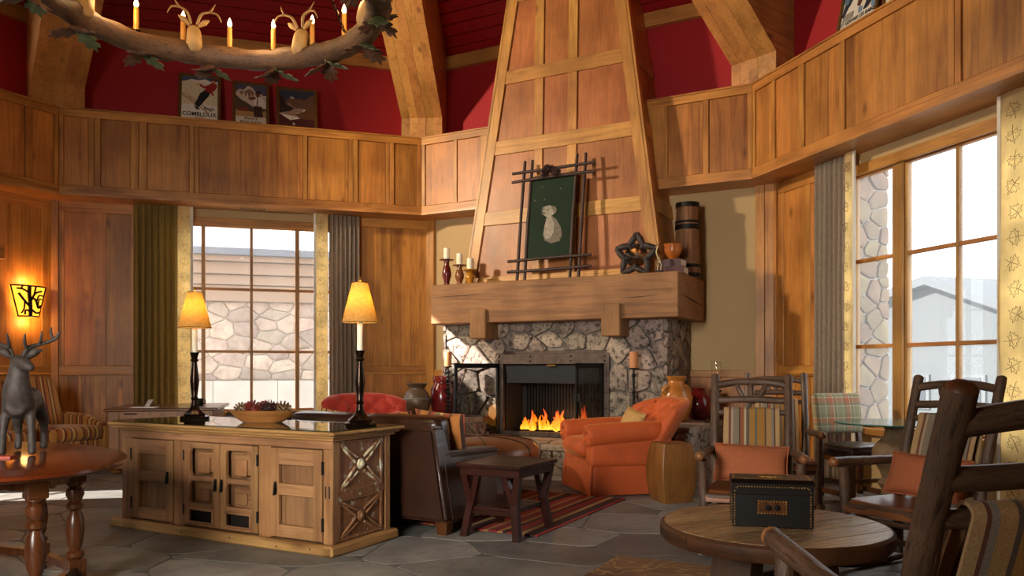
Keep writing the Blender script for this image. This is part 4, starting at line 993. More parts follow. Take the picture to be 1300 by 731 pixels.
for z0, z1, e in ((.762, .785, .03), (.783, .805, .055), (.803, .826, .08)):
    boxo('cornice_moulding', (X0-e, Y0-e, z0), (X1+e, Y1+e, z1), M_['cab_pine'], cb, .008)
boxo('glass_top', (X0-.06, Y0-.06, .828), (X1+.06, Y1+.06, .836), M_['glass_green'], cb, .002)
for x0, x1 in ((-1.05, -.93), (-.45, -.335), (.425, .54), (1.015, 1.09)): boxo('stile', (x0, Y0-.004, .07), (x1, Y0+.03, .706), M_['cab'], cb, .004)
def knob(par, x, z):
    boxo('latch_plate', (x-.009, -.338, z-.045), (x+.009, -.328, z+.045), M_['iron'], par, .003); tubed('latch_ring', [(x, -.34, z+.03), (x+.012, -.355, z), (x, -.348, z-.045)], .006, M_['iron'], par, n=7, sub=4)
def frame_door(x0, x1, z0, z1, kx, hx):
    d = link('door', None, cb); y = Y0-.012
    boxo('door_stile', (x0, y, z0), (x0+.075, Y0+.02, z1), M_['cab'], d, .004); boxo('door_stile', (x1-.075, y, z0), (x1, Y0+.02, z1), M_['cab'], d, .004)
    for za, zb in ((z0, z0+.085), (.375, .455), (z1-.115, z1)): boxo('door_rail', (x0+.075, y+.001, za), (x1-.075, Y0+.02, zb), M_['cab_x'], d, .004)
    for za, zb in ((z0+.085, .375), (.455, z1-.115)): boxo('door_panel', (x0+.075, Y0+.022, za), (x1-.075, Y0+.034, zb), M_['cab_dark'], d)
    knob(d, kx, .42)
    for z in (.2, .58): boxo('hinge', (hx-.008, y-.006, z-.045), (hx+.008, Y0, z+.045), M_['iron'], d, .002)
frame_door(-.925, -.455, .085, .70, -.50, -.93); frame_door(.545, 1.01, .085, .70, .60, 1.015)
def fret_door(x0, x1, kx):
    d = link('door', None, cb); y = Y0-.012; w = x1-x0
    for a, b in ((x0, x0+.06), (x1-.06, x1)): boxo('door_stile', (a, y, .085), (b, Y0+.02, .70), M_['cab'], d, .004)
    for za, zb in ((.085, .105), (.21, .25), (.415, .455), (.655, .70)): boxo('door_rail', (x0+.06, y, za), (x1-.06, Y0+.02, zb), M_['cab_x'], d, .004)
    for za, zb in ((.25, .415), (.455, .655)):
        a, b = x0+.06, x1-.06; boxo('door_panel', (a, Y0+.042, za), (b, Y0+.05, zb), M_['dark'] if 0 else M_['cab_dark'], d)
        # stepped moulded field
        i = .028
        boxo('fret_block', (a+i+.03, Y0+.016, za+.0 if za < .4 else za+i), (b-i-.005, Y0+.045, zb-i if za < .4 else zb-i), M_['cab_x'], d, .004)
        boxo('raised_panel', (a+.088, Y0-.006, za+.02), (b-.055, Y0+.02, zb-.06), M_['cab'], d, .006)
        for c in ((a, za), (b, za), (a, zb), (b, zb)):
            sx = 1 if c[0] == a else -1; sz = 1 if c[1] == za else -1; bm = B(); prism(bm, [(c[0], c[1]), (c[0]+sx*.03, c[1]), (c[0]+sx*.012, c[1]+sz*.012), (c[0], c[1]+sz*.03)], y+.002, Y0+.014, XZ); fin('corner_fillet', bm, M_['cab'], d)
    boxo('dark_opening', (x0+.06, Y0+.04, .105), (x1-.06, Y0+.05, .21), M_['dark'], d)
    for a, b in (((x0+.055, y-.01, .10), (x1-.055, y+.006, .118)), ((x0+.055, y-.01, .20), (x1-.055, y+.006, .218)), ((x0+.055, y-.01, .118), (x0+.073, y+.006, .20)), ((x1-.073, y-.01, .118), (x1-.055, y+.006, .20))): boxo('bead', a, b, M_['cab_x'], d, .004)
    knob(d, kx, .40)
    hx = x0 if kx > (x0+x1)/2 else x1
    for z in (.2, .6): boxo('hinge', (hx-.006, y-.006, z-.04), (hx+.006, Y0, z+.04), M_['iron'], d, .002)
fret_door(-.33, .042, .015); fret_door(.048, .42, .078)
for z in (.42, .50): boxo('slot', (1.03, Y0-.0045, .38), (1.042, Y0, .46), M_['dark'], cb); boxo('slot', (1.062, Y0-.0045, .38), (1.074, Y0, .46), M_['dark'], cb); break
# right end with two moulded cross panels
ex = X1
boxo('end_stile', (ex-.03, Y0, .07), (ex+.004, Y0+.06, .765), M_['cab'], cb, .004); boxo('end_stile', (ex-.03, Y1-.06, .07), (ex+.004, Y1, .765), M_['cab'], cb, .004)
boxo('end_board', (ex-.03, Y0+.06, .07), (ex-.008, Y1-.06, .765), M_['worn'], cb)
for k, (z0, z1, m) in enumerate(((.43, .735, 'worn_x'), (.10, .345, 'worn_low'))):
    ya, yb = Y0+.085, Y1-.115
    for a, b in (((ex-.012, ya-.03, z0-.02), (ex+.004, ya, z1+.02)), ((ex-.012, yb, z0-.02), (ex+.004, yb+.03, z1+.02)), ((ex-.012, ya-.03, z1), (ex+.004, yb+.03, z1+.022)), ((ex-.012, ya-.03, z0-.022), (ex+.004, yb+.03, z0))): boxo('panel_moulding', a, b, M_['worn'], cb, .005)
    cy, cz = (ya+yb)/2, (z0+z1)/2; rr = .035
    for sy, sz in ((1, 1), (1, -1), (-1, 1), (-1, -1)):
        p = (cy+sy*(yb-ya)/2, cz+sz*(z1-z0)/2)
        for o in (-.014, .014):
            dx, dy = p[0]-cy, p[1]-cz; l = math.hypot(dx, dy); nx, ny = -dy/l*o, dx/l*o
            bm = B(); tube(bm, [(ex-.004, cy+dx*.22+nx*1.5, cz+dy*.22+ny*1.5), (ex-.002, cy+dx*.6+nx*.9, cz+dy*.6+ny*.9), (ex-.006, p[0]+nx*.3, p[1]+ny*.3)], [.009, .011, .009], 8, sub=3); fin('cross_moulding', bm, M_[m], cb, 60)
    lathed('boss', [(.038, 0), (.036, .012), (.02, .018), (.016, .026), (0, .028)], M_[m], cb, 16, M=Matrix.Translation((ex-.008, cy, cz)) @ Matrix.Rotation(PI/2, 4, 'Y'))
boxo('mid_rail', (ex-.02, Y0+.06, .365), (ex+.003, Y1-.06, .41), M_['worn'], cb, .004)
for x in (-.95, -.3, .2, .65, .95): lathed('nail_head', [(.007, 0), (0, .004)], M_['iron'], cb, 8, M=Matrix.Translation((x, -.37, .035+.01*math.sin(x*9))) @ Matrix.Rotation(PI/2, 4, 'X'))
CZ = .837
def cabpt(x, y): v = Matrix.Translation((-2.01, 6.015, CZ)) @ Matrix.Rotation(R(-28), 4, 'Z') @ V((x, y, 0)); return v
def table_lamp(x, y, label):
    t = thing('table_lamp', label, 'lamp', (x, y, CZ), 0, 'table lamps on the sideboard')
    lathed('base', [(.118, 0), (.122, .008), (.118, .02), (.085, .028), (.088, .04), (.06, .06), (.035, .09), (.03, .11)], M_['bronze'], t, 8, 20)
    lathed('stem', [(.03, .108), (.022, .15), (.03, .165), (.022, .18), (.03, .25), (.036, .31), (.026, .40), (.018, .46), (.034, .475), (.022, .49), (.030, .52), (.036, .54), (0, .54)], M_['bronze'], t)
    lathed('candle_sleeve', [(.022, .54), (.022, .76), (0, .76)], M_['ivory'], t)
    bm = B(); lathe(bm, [(.130, .742), (.056, 1.03), (.0545, 1.03), (.1285, .742)], 36); bm.faces.ensure_lookup_table(); bmesh.ops.delete(bm, geom=[f for f in bm.faces if len(f.verts) > 4], context='FACES'); sh = fin('lamp_shade', bm, M_['shade'], t, 40)
    for z, r in ((.742, .1305), (1.03, .0565)): tubed('trim', [(r*math.cos(2*PI*i/32), r*math.sin(2*PI*i/32), z) for i in range(32)], .0025, M_['thread'], sh, closed=True, n=5)
    lathed('bulb', [(0, .80), (.02, .82), (.022, .85), (0, .88)], M_['bulb'], t, 12)
    for k in range(3): a = k*2*PI/3; tubed('spider_wire', [(0, 0, 1.02), (.055*math.cos(a), .055*math.sin(a), 1.028)], .002, M_['brass'], t, n=5)
    lathed('finial', [(.006, 1.02), (.006, 1.035), (.014, 1.045), (.008, 1.06), (.011, 1.07), (0, 1.08)], M_['brass'], t, 12)
    lamp('lamp_light', 'POINT', (x, y, CZ+.90), 5.5, (1, .80, .48), size=.035)
table_lamp(-2.587, 6.42, 'buffet lamp with parchment shade at the left end of the sideboard, before the window')
table_lamp(-1.10, 5.70, 'buffet lamp with parchment shade at the right end of the sideboard, nearer the fireplace')
bw = thing('dough_bowl', 'long shallow wooden dough bowl of pinecones on the sideboard', 'bowl', (-1.90, 6.0, CZ), R(-3))
def ell(a, b, z, n=28): return [V((a*math.cos(2*PI*i/n), b*math.sin(2*PI*i/n), z)) for i in range(n)]
bm = B(); loft(bm, [ell(.15, .07, 0), ell(.20, .10, .03), ell(.255, .135, .085), ell(.262, .14, .092), ell(.24, .125, .09), ell(.18, .085, .04), ell(.12, .05, .025)]); fin('bowl_body', bm, wood('bowl_maple', '#b0773e', '#8a5526', 'X', rough=.45, knots=.4), bw, 40)
for i, (x, y, z, r, m, l) in enumerate(((-.16, .0, .10, .045, pcl, 'pale brown pinecone at the left end of the dough bowl'), (-.065, -.02, .105, .050, pcr, 'reddish pinecone second from the left in the dough bowl'), (.005, .02, .11, .044, pcr, 'reddish pinecone in the middle of the dough bowl, behind the dark one'), (.055, -.025, .115, .048, pcd, 'dark purple-brown pinecone right of the middle of the dough bowl'), (.15, .0, .10, .052, pcl, 'pale brown pinecone at the right end of the dough bowl'), (-.11, .05, .095, .042, pcd, 'dark pinecone at the back left of the dough bowl'), (.10, .05, .10, .042, pcd, 'dark pinecone at the back right of the dough bowl'))):
    tag(pinecone('pinecone', None, (-1.90+x, 6.0+y, CZ+z), r, m, seed=i+20), l, 'pinecone', 'pinecones in the dough bowl')

# ------------------------------------------------------------------ leather sofa (its back to the sideboard)
sf = thing('leather_sofa', 'dark brown leather sofa standing back to back with the sideboard', 'sofa', (-1.438, 6.837, 0), R(152))
ML = M_['leather']
def slab_yz(name, poly, x0, x1, m, par, bev=.02, shear=0):
    bm = B(); prism(bm, poly, x0, x1, YZ); bmesh.ops.bevel(bm, geom=bm.edges[:], offset=bev, segments=3, affect='EDGES')
    for v in bm.verts:
        if abs(v.co.x) > 1.05: v.co.x -= math.copysign(shear*(v.co.z-.1), v.co.x)
    return fin(name, bm, m, par, 50)
slab_yz('back', [(.46, .10), (.46, .80), (.40, .815), (.28, .80), (.24, .30), (.24, .10)], -1.32, 1.32, ML, sf, .025, .17)
for s in (-1, 1):
    a = slab_yz('arm', [(.38, .10), (.38, .59), (-.46, .555), (-.44, .10)], min(s*1.325, s*1.18), max(s*1.325, s*1.16), ML, sf, .018, .17)
    slab_yz('arm_pad', [(.33, .575), (.33, .62), (-.49, .585), (-.49, .535)], min(s*1.335, s*1.15), max(s*1.345, s*1.13), ML, a, .02, .17)
boxo('seat_frame', (-1.2, -.42, .10), (1.2, .30, .30), ML, sf, .02)
for i in (-1, 0, 1):
    rboxo('seat_cushion', (.74, .72, .17), .06, M_['leather_tan'], sf, TM((i*.745, -.10, .385)), bulge=(0, 0, .03))
    rboxo('back_cushion', (.76, .20, .44), .07, ML, sf, TM((i*.785, .20, .66), rx=R(-10)), bulge=(0, .03, 0))
for sx in (-1, 1):
    for sy in (-1, 1): bm = B(); loft(bm, [rring(.085, .085, .01, .0), rring(.105, .105, .01, .11)], TM((sx*1.25, sy*.37, 0))); fin('foot', bm, M_['table_leg'], sf, 40)
def sofap(x, y, z): return Matrix.Translation((-1.438, 6.837, 0)) @ Matrix.Rotation(R(152), 4, 'Z') @ V((x, y, z))
def pillow(name, label, loc, rot, size, m, group=None, bl=.05):
    t = tag(link(name, None, None, loc, rot), label, 'pillow', group)
    def fn(s):
        def f(u, v):
            x, z = u*2-1, v*2-1; k = (1-abs(x)**2.6)*(1-abs(z)**2.6); e = 1-.06*(1-abs(z)**2)*abs(x)**3; e2 = 1-.06*(1-abs(x)**2)*abs(z)**3
            return V((x*size[0]/2*e, s*(k**.55)*size[2]/2, z*size[1]/2*e2))
        return f
    bm = B(); shell(bm, fn(-1), fn(1), 16, 16); bmesh.ops.remove_doubles(bm, verts=bm.verts, dist=.0005); fin('cover', bm, m, t, 75)
    pts = [(x*size[0]/2, 0, z*size[1]/2) for x, z in [(-1+2*i/8, -1) for i in range(8)]+[(1, -1+2*i/8) for i in range(8)]+[(1-2*i/8, 1) for i in range(8)]+[(-1, 1-2*i/8) for i in range(8)]]
    pts = [(p[0]*(1-.06*(1-abs(p[2]/(size[1]/2))**2)*abs(p[0]/(size[0]/2))**3), 0, p[2]*(1-.06*(1-abs(p[0]/(size[0]/2))**2)*abs(p[2]/(size[1]/2))**3)) for p in pts]
    tubed('piping', pts, .006, m, t, closed=True, n=6); return t
for i, (x, h, l, m) in enumerate(((-1.0, .44, 'orange-brown striped kilim pillow at the right end of the leather sofa', 'kilim'), (-.52, .42, 'striped kilim pillow second from the right on the leather sofa', 'kilim'), (.0, .42, 'olive and rust striped pillow in the middle of the leather sofa', 'tub'), (.92, .45, 'rust striped pillow at the left end of the leather sofa', 'kilim'))):
    pillow('throw_pillow', l, sofap(x, .02, .47+h/2), (R(-16), R((-4, 3, -5, 6)[i]), R(152)), (.46, h, .16), M_[m], 'pillows on the leather sofa')

# ------------------------------------------------------------------ dark side table
tb = thing('side_table', 'dark plank side table with V-braced legs beside the leather sofa', 'table', (-.03, 6.0, 0), R(-29)); DW, DZ = M_['darkwood'], M_['darkwood_z']
for i in range(5): boxo('top_plank', (-.27, -.31+i*.124+.001, .515), (.27, -.31+(i+1)*.124-.001, .545), DW, tb, .004)
for a, b in (((-.25, -.285, .455), (.25, -.26, .515)), ((-.25, .26, .455), (.25, .285, .515)), ((-.25, -.26, .455), (-.225, .26, .515)), ((.225, -.26, .455), (.25, .26, .515))): boxo('apron', a, b, DW, tb, .003)
for sx in (-1, 1):
    for sy in (-1, 1):
        bm = B()
        loft(bm, [[V((sx*.225+dx, sy*.265+dy, 0)) for dx, dy in ((-.027, -.027), (.027, -.027), (.027, .027), (-.027, .027))], [V((sx*.185+dx, sy*.225+dy, .25)) for dx, dy in ((-.027, -.027), (.027, -.027), (.027, .027), (-.027, .027))], [V((sx*.225+dx, sy*.255+dy, .46)) for dx, dy in ((-.025, -.025), (.025, -.025), (.025, .025), (-.025, .025))]])
        lg = fin('leg', bm, DZ, tb)
        bm = B(); loft(bm, [[V((sx*.185+dx, sy*.225+dy, .22)) for dx, dy in ((-.022, -.022), (.022, -.022), (.022, .022), (-.022, .022))], [V((sx*.115+dx, sy*.25+dy, .46)) for dx, dy in ((-.022, -.022), (.022, -.022), (.022, .022), (-.022, .022))]]); fin('brace', bm, DZ, lg)
for i in range(4): boxo('shelf_plank', (-.185, -.23+i*.115+.002, .195), (.185, -.23+(i+1)*.115-.002, .22), DW, tb, .003)
for s in (-1, 1): boxo('shelf_rail', (-.19, s*.225-.012, .165), (.19, s*.225+.012, .196), DW, tb, .003)

# ------------------------------------------------------------------ ottoman
ot = thing('ottoman', 'round brown leather ottoman on dark wooden legs before the fire', 'ottoman', (-.36, 8.05, 0), 0)
bm = B(); lathe(bm, [(.60, .26), (.63, .30), (.645, .37), (.635, .44), (.58, .50), (.42, .54), (.2, .555), (0, .557)], 40); fin('cushion', bm, M_['leather_tan'], ot, 60)
for k in range(8): a = k*PI/4+.2; tubed('seam', [(r*math.cos(a), r*math.sin(a), z) for r, z in ((.02, .558), (.2, .556), (.42, .541), (.58, .50), (.637, .44), (.648, .37), (.63, .29))], .006, M_['leather'], ot, n=6, sub=3)
lathed('base_ring', [(.56, .19), (.58, .20), (.58, .26), (0, .26)], M_['darkwood_z'], ot, 32)
for k in range(4):
    a = k*PI/2+.62; bm = B(); lathe(bm, [(.03, 0), (.06, .015), (.065, .05), (.04, .085), (.03, .10), (.05, .13), (.06, .20)], 14, TM((.48*math.cos(a), .48*math.sin(a), .012))); fin('ball_foot', bm, M_['bronze'], ot, 40)

# ------------------------------------------------------------------ tufted armchairs
def armchair(label, loc, rot, m, group='tufted velvet armchairs'):
    t = thing('armchair', label, 'armchair', loc, rot, group); but = m
    bm = B(); rings = []
    for z, w, d in ((.012, .86, .84), (.10, .845, .825), (.22, .83, .81), (.30, .82, .80)): rings.append([V((p.x+.006*math.sin(i*2.1)*(1-z*3), p.y+.006*math.cos(i*1.7)*(1-z*3), p.z)) for i, p in enumerate(rring(w, d, .06, z, 8))])
    loft(bm, rings); sk = fin('skirt', bm, m, t, 60)
    for sx, sy in ((-1, -1), (1, -1), (-1, 1), (1, 1)):
        tubed('pleat', [(sx*.405, sy*.395, .30), (sx*.418, sy*.408, .15), (sx*.425, sy*.415, .012)], [.010, .014, .016], m, sk, n=8, sub=3)
    tubed('welt', [(p.x, p.y, p.z) for p in rring(.826, .806, .06, .302, 6)], .007, m, sk, closed=True, n=6)
    rboxo('seat_base', (.80, .78, .10), .04, m, t, TM((0, .0, .335)))
    rboxo('seat_cushion', (.56, .74, .17), .065, m, t, TM((0, -.10, .455)), bulge=(0, .03, .035), n=8)
    for s in (-1, 1):
        bm = B(); rbox(bm, .17, .78, .28, .05, 5, TM((s*.345, -.02, .42))); ar = fin('arm', bm, m, t, 60)
        bm = B(); tube(bm, [(s*.365, -.44, .585), (s*.365, -.435, .585), (s*.365, -.40, .588), (s*.365, -.2, .60), (s*.365, .05, .615), (s*.36, .28, .62)], [.03, .085, .115, .112, .108, .10], 20, sub=4)
        fin('arm_roll', bm, m, ar, 60)
        for k in range(10):     # gathers round the scroll front
            a = k*2*PI/10; tubed('gather', [(s*.365+.035*math.cos(a), -.442, .585+.035*math.sin(a)), (s*.365+.098*math.cos(a), -.425, .586+.098*math.sin(a)), (s*.365+.118*math.cos(a), -.385, .588+.118*math.sin(a))], [.005, .009, .003], m, ar, n=6, sub=3)
        lathed('scroll_button', [(.016, 0), (.014, .008), (0, .012)], m, ar, 10, M=Matrix.Translation((s*.365, -.436, .585)) @ Matrix.Rotation(PI/2, 4, 'X'))
        lathed('arm_button', [(.014, 0), (0, .01)], m, ar, 10, M=Matrix.Translation((s*.258, -.1, .52)) @ Matrix.Rotation(-s*PI/2, 4, 'Y'))
    def back(u, v, d):
        U = u*2-1; z0 = .44+.50*v-.10*v*abs(U)**3; ang = U*1.15
        x = .43*(1+.20*v)*math.sin(ang)/math.sin(1.15); y = .34-.36*(1-math.cos(ang))/(1-math.cos(1.15))*(.55+.22*v)+.28*v
        nrm = V((-math.sin(ang)*.9, -math.cos(ang), .12)).normalized()
        return V((x, y, z0))+nrm*d
    ed = lambda u, v: (1-abs(u*2-1)**6)**.5*(1-max(0, v*1.0)**7)**.5
    def fr_(u, v):
        a, b = u*4.0+v*2.2, u*4.0-v*2.2; tf = (abs(math.sin(PI*a))*abs(math.sin(PI*b)))**.5
        return back(u, v, .02+ed(u, v)*(.03+.075*tf))
    bm = B(); shell(bm, fr_, lambda u, v: back(u, v, -.02-.05*ed(u, v)), 44, 26); bk = fin('tufted_back', bm, m, t, 75)
    for i in range(1, 8):
        for j in range(0, 5):
            # intersections a,b integer
            a, b = i, j-2; u = (a+b)/8; v = (a-b)/4.4
            if .06 < u < .94 and .1 < v < .93:
                p = back(u, v, .062); bm = B(); bmesh.ops.create_uvsphere(bm, u_segments=10, v_segments=6, radius=.015, matrix=Matrix.Translation(p)); fin('button', bm, m, bk, 60)
    return t
oc = armchair('orange velvet tufted armchair right of the fireplace, on the striped rug', (1.10, 8.13, .0), R(-76), M_['velvet_orange'])
oc.scale = (1.0, 1.12, 1.0)
armchair('red velvet tufted armchair left of the fireplace, behind the leather sofa', (-1.62, 9.25, 0), R(28), M_['velvet_red'])
p = Matrix.Translation((1.10, 8.13, 0)) @ Matrix.Rotation(R(-76), 4, 'Z') @ V((.10, .10, .68))
pillow('throw_pillow', 'small gold brocade pillow on the orange velvet armchair', p, (R(-20), R(12), R(-66)), (.34, .30, .13), M_['gold_fabric'])

# ------------------------------------------------------------------ barrel stool
bs_ = thing('wood_stool', 'bulging square-sided wooden drum stool beside the orange armchair', 'stool', (1.50, 7.42, 0), R(16))
bm = B(); rings = []
for z, w in ((0, .29), (.08, .325), (.20, .355), (.30, .36), (.42, .345), (.52, .305), (.545, .295)): rings.append(rring(w, w, .018, z, 3))
loft(bm, rings); fin('body', bm, M_['barrel'], bs_, 30)
boxo('top_inset', (-.135, -.135, .545), (.135, .135, .550), M_['barrel'], bs_, .002)
# ------------------------------------------------------------------ hickory log rocking chairs
def rocker(label, loc, rot, pil, tilt=0):
    t = thing('rocking_chair', label, 'chair', loc, rot, 'hickory rocking chairs'); bk = M_['bark']
    if tilt: t.rotation_euler = (tilt, 0, rot)
    def log(nm, pts, r, par=t, bark=.10, ends=True, n=12):
        o = tubed(nm, pts, r, bk, par, n=n, sub=5, bark=bark, freq=16)
        return o
    def knob_end(par, p, r, d):
        bm = B(); bmesh.ops.create_uvsphere(bm, u_segments=14, v_segments=8, radius=r, matrix=Matrix.Translation(p)); xf(bm.verts, None); fin('log_end', bm, M_['armend'], par, 60)
    for s in (-1, 1):
        pts = [(s*.235, .20, .07), (s*.245, .235, .40), (s*.252, .315, .68), (s*.256, .40, .95), (s*.258, .485, 1.19)]
        o = log('back_post', pts, [.034, .034, .033, .031, .030])
        d = (V(pts[-1])-V(pts[-2])).normalized(); a = V(pts[-1]); lathed('post_cap', [(.0295, -.002), (.026, .006), (.015, .013), (0, .015)], M_['logend'], o, 12, M=Matrix.Translation(a) @ d.to_track_quat('Z', 'Y').to_matrix().to_4x4())
        o = log('front_leg', [(s*.30, -.25, .07), (s*.295, -.265, .28), (s*.305, -.25, .48), (s*.305, -.27, .645)], [.031, .030, .034, .028])
        o = log('arm', [(s*.318, -.34, .675), (s*.315, -.2, .672), (s*.295, .05, .665), (s*.268, .30, .66)], [.031, .030, .029, .027]); knob_end(o, V((s*.319, -.342, .675)), .0315, 0)
        log('rocker_runner', [(s*.31, -.42, .075), (s*.30, -.15, .03), (s*.27, .2, .028), (s*.25, .5, .075), (s*.245, .66, .115)], .024)
        log('side_stretcher', [(s*.305, -.26, .20), (s*.245, .22, .24)], .017); log('side_stretcher', [(s*.305, -.26, .33), (s*.245, .22, .34)], .017)
    log('top_rail', [(-.25, .462, 1.12), (-.1, .478, 1.145), (.1, .478, 1.145), (.25, .462, 1.12)], .027)
    log('middle_rail', [(-.25, .425, 1.01), (0, .43, 1.02), (.25, .425, 1.01)], .026)
    log('cloth_rail', [(-.25, .395, .925), (.25, .395, .925)], .021)
    for x0, x1 in ((-.05, -.07), (.0, .0), (.05, .07)): log('spindle', [(x0*1.0, .433, 1.03), (x1*1.2, .452, 1.085), (x1*1.5, .468, 1.13)], [.015, .021, .014], n=9)
    for z, y, w in ((.24, -.26, .30), (.34, -.262, .30), (.28, .215, .24)): log('stretcher', [(-w, y, z), (w, y, z)], .018)
    log('seat_rail', [(-.30, -.262, .405), (.30, -.262, .405)], .024); log('seat_rail', [(-.245, .23, .39), (.245, .23, .39)], .022)
    # leather seat
    def seat(o):
        def f(u, v):
            w = .60-.12*v; x = (u-.5)*w; y = -.285+.52*v; s = math.sin(PI*v)*math.sin(PI*u)
            return V((x, y, .425-.035*s+o-(.035 if v < .02 else 0)))
        return f
    bm = B(); shell(bm, seat(.02), seat(-.02), 12, 12); bmesh.ops.bevel(bm, geom=[e for e in bm.edges if len(e.link_faces) == 2 and e.calc_face_angle(0) > 1], offset=.012, segments=3, affect='EDGES'); fin('leather_seat', bm, M_['seat_leather'], t, 60)
    # cloth hung over the back rail
    P = [V((0, .29, .47)), V((0, .345, .70)), V((0, .410, .905)), V((0, .412, .945)), V((0, .393, .953)), V((0, .374, .943)), V((0, .368, .915)), V((0, .285, .72)), V((0, .225, .47))]
    prof, _ = catmull(P, [0]*len(P), 4); N = len(prof)-1
    def cl(o):
        def f(u, v):
            i = min(int(v*N+.5), N); p = prof[i]; t_ = (prof[min(i+1, N)]-prof[max(i-1, 0)]).normalized(); nn = V((0, t_.z, -t_.y))
            return V(((u-.5)*.385+.006*noise.noise(V((u*3, v*5, 2))), p.y, p.z))+nn*(o+.006*noise.noise(V((u*5, v*4, 1))))
        return f
    bm = B(); shell(bm, cl(0), cl(.009), 14, N); fin('striped_cloth', bm, M_['cloth'], t, 60)
    if pil:
        pm = Matrix.Translation(loc) @ Matrix.Rotation(rot, 4, 'Z')
        pillow('lumbar_pillow', pil, pm @ V((0, .12, .585)), (R(-24), R(2), rot), (.50, .27, .14), M_['terracotta'], 'terracotta pillows on the rocking chairs')
    return t
rocker('hickory log rocking chair facing the camera, behind the studded box', (1.63, 5.37, .0), R(0)-math.atan2(1.63, 5.37)*0-R(17), 'terracotta lumbar pillow on the rocking chair behind the studded box')
rocker('dark hickory rocking chair half hidden behind the rocker that faces the camera', (2.42, 7.12, 0), R(-14), None)
rocker('hickory log rocking chair before the right window, turned to the round plank table', (2.43, 4.74, .0), R(-57), 'terracotta lumbar pillow on the rocking chair before the right window')
rocker('foreground hickory rocking chair seen from behind, cut off by the right edge', (1.13, 2.10, .0), R(180), None, R(-4)).scale = (1.05, 1.05, 1.05)

# ------------------------------------------------------------------ round plank table
rt = thing('plank_table', 'round low plank-topped table on timber legs in the right foreground', 'table', (1.26, 3.80, 0), R(-62))
RR = .525; nb_ = 7
for i in range(nb_):
    y0 = -RR+2*RR*i/nb_+.0008; y1 = -RR+2*RR*(i+1)/nb_-.0008; m = 10; poly = []
    for k in range(m+1): y = y0+(y1-y0)*k/m; poly.append((math.sqrt(max(0, RR*RR-y*y))-.012, y))
    for k in range(m+1): y = y1-(y1-y0)*k/m; poly.append((-math.sqrt(max(0, RR*RR-y*y))+.012, y))
    o = []
    for p in poly:
        if not o or (abs(p[0]-o[-1][0])+abs(p[1]-o[-1][1])) > 1e-4: o.append(p)
    if abs(o[0][0]-o[-1][0])+abs(o[0][1]-o[-1][1]) < 1e-4: o.pop()
    bm = B(); prism(bm, [(-p[1], p[0]) for p in o][::1], .455, .502, None, .003); fin('plank', bm, M_['logtop'], rt)
for i in range(8):
    a0, a1 = 2*PI*i/8+.004, 2*PI*(i+1)/8-.004; bm = B(); rr_ = []
    for k in range(9):
        a = a0+(a1-a0)*k/8; c, s = math.cos(a), math.sin(a); rr_.append([V((RR*1.0*c, RR*s, .425)), V((RR*c+.012*c, RR*s+.012*s, .44)), V((RR*c+.012*c, RR*s+.012*s, .488)), V((RR*c, RR*s, .500)), V(((RR-.014)*c, (RR-.014)*s, .500)), V(((RR-.05)*c, (RR-.05)*s, .425))])
    loft(bm, rr_); fin('rim_segment', bm, M_['logrim'], rt, 40)
for k in range(4):
    a = k*PI/2+.25; bm = B(); q = ((-.055, -.055), (.055, -.055), (.055, .055), (-.055, .055)); rot = Matrix.Rotation(a, 3, 'Z')
    loft(bm, [[rot @ V((.30+x, y, 0)) for x, y in q], [rot @ V((.22+x, y, .45)) for x, y in q]]); fin('leg', bm, M_['rustic_leg'], rt)
boxo('cross_brace', (-.26, -.05, .14), (.26, .05, .2), M_['rustic_leg'], rt, .006)
boxo('cross_brace', (-.05, -.26, .20), (.05, .26, .26), M_['rustic_leg'], rt, .006)

# studded box
sb = thing('studded_box', 'black leather box edged with brass studs on the round plank table', 'box', (1.245, 3.80, .503), R(-13))
boxo('box_body', (-.182, -.12, 0), (.182, .12, .155), M_['box_leather'], sb, .004)
lid = link('lid', None, sb); bm = B(); prism(bm, [(-.120, .158), (.120, .158), (.122, .205), (.095, .222), (-.095, .222), (-.122, .205)], -.184, .184, YZ); lo_ = fin('lid_shell', bm, M_['box_leather'], lid)
def stud_row(bm, pts):
    for p, nrm in pts:
        q = V(nrm).to_track_quat('Z', 'Y').to_matrix().to_4x4(); lathe(bm, [(.0045, 0), (.004, .0022), (.002, .0035), (0, .004)], 7, Matrix.Translation(p) @ q)
def line(a, b, n, nrm): return [((a[0]+(b[0]-a[0])*i/(n-1), a[1]+(b[1]-a[1])*i/(n-1), a[2]+(b[2]-a[2])*i/(n-1)), nrm) for i in range(n)]
F_ = (0, -1, 0); Rr = (1, 0, 0); U_ = (0, 0, 1)
bm = B(); stud_row(bm, line((-.17, -.121, .012), (-.17, -.121, .15), 12, F_)+line((.17, -.121, .012), (.17, -.121, .15), 12, F_)+line((.183, -.11, .012), (.183, -.11, .15), 12, Rr)+line((.183, .11, .012), (.183, .11, .15), 12, Rr)+line((-.183, -.11, .012), (-.183, -.11, .15), 12, (-1, 0, 0))+line((-.17, .121, .01), (-.17, .121, .15), 12, (0, 1, 0)))
o = fin('brass_studs', bm, M_['brass'], sb, 60); o['kind'] = 'stuff'
bm = B(); stud_row(bm, line((-.155, -.1225, .19), (.155, -.1225, .19), 26, F_)+line((-.17, -.1215, .168), (-.163, -.122, .183), 2, F_)+line((.17, -.1215, .168), (.163, -.122, .183), 2, F_)+line((-.16, -.088, .222), (.16, -.088, .222), 24, U_)+line((-.16, .088, .222), (.16, .088, .222), 24, U_)+line((-.172, -.08, .222), (-.172, .08, .222), 12, U_)+line((.172, -.08, .222), (.172, .08, .222), 12, U_)+line((.185, -.10, .19), (.185, .10, .19), 12, Rr))
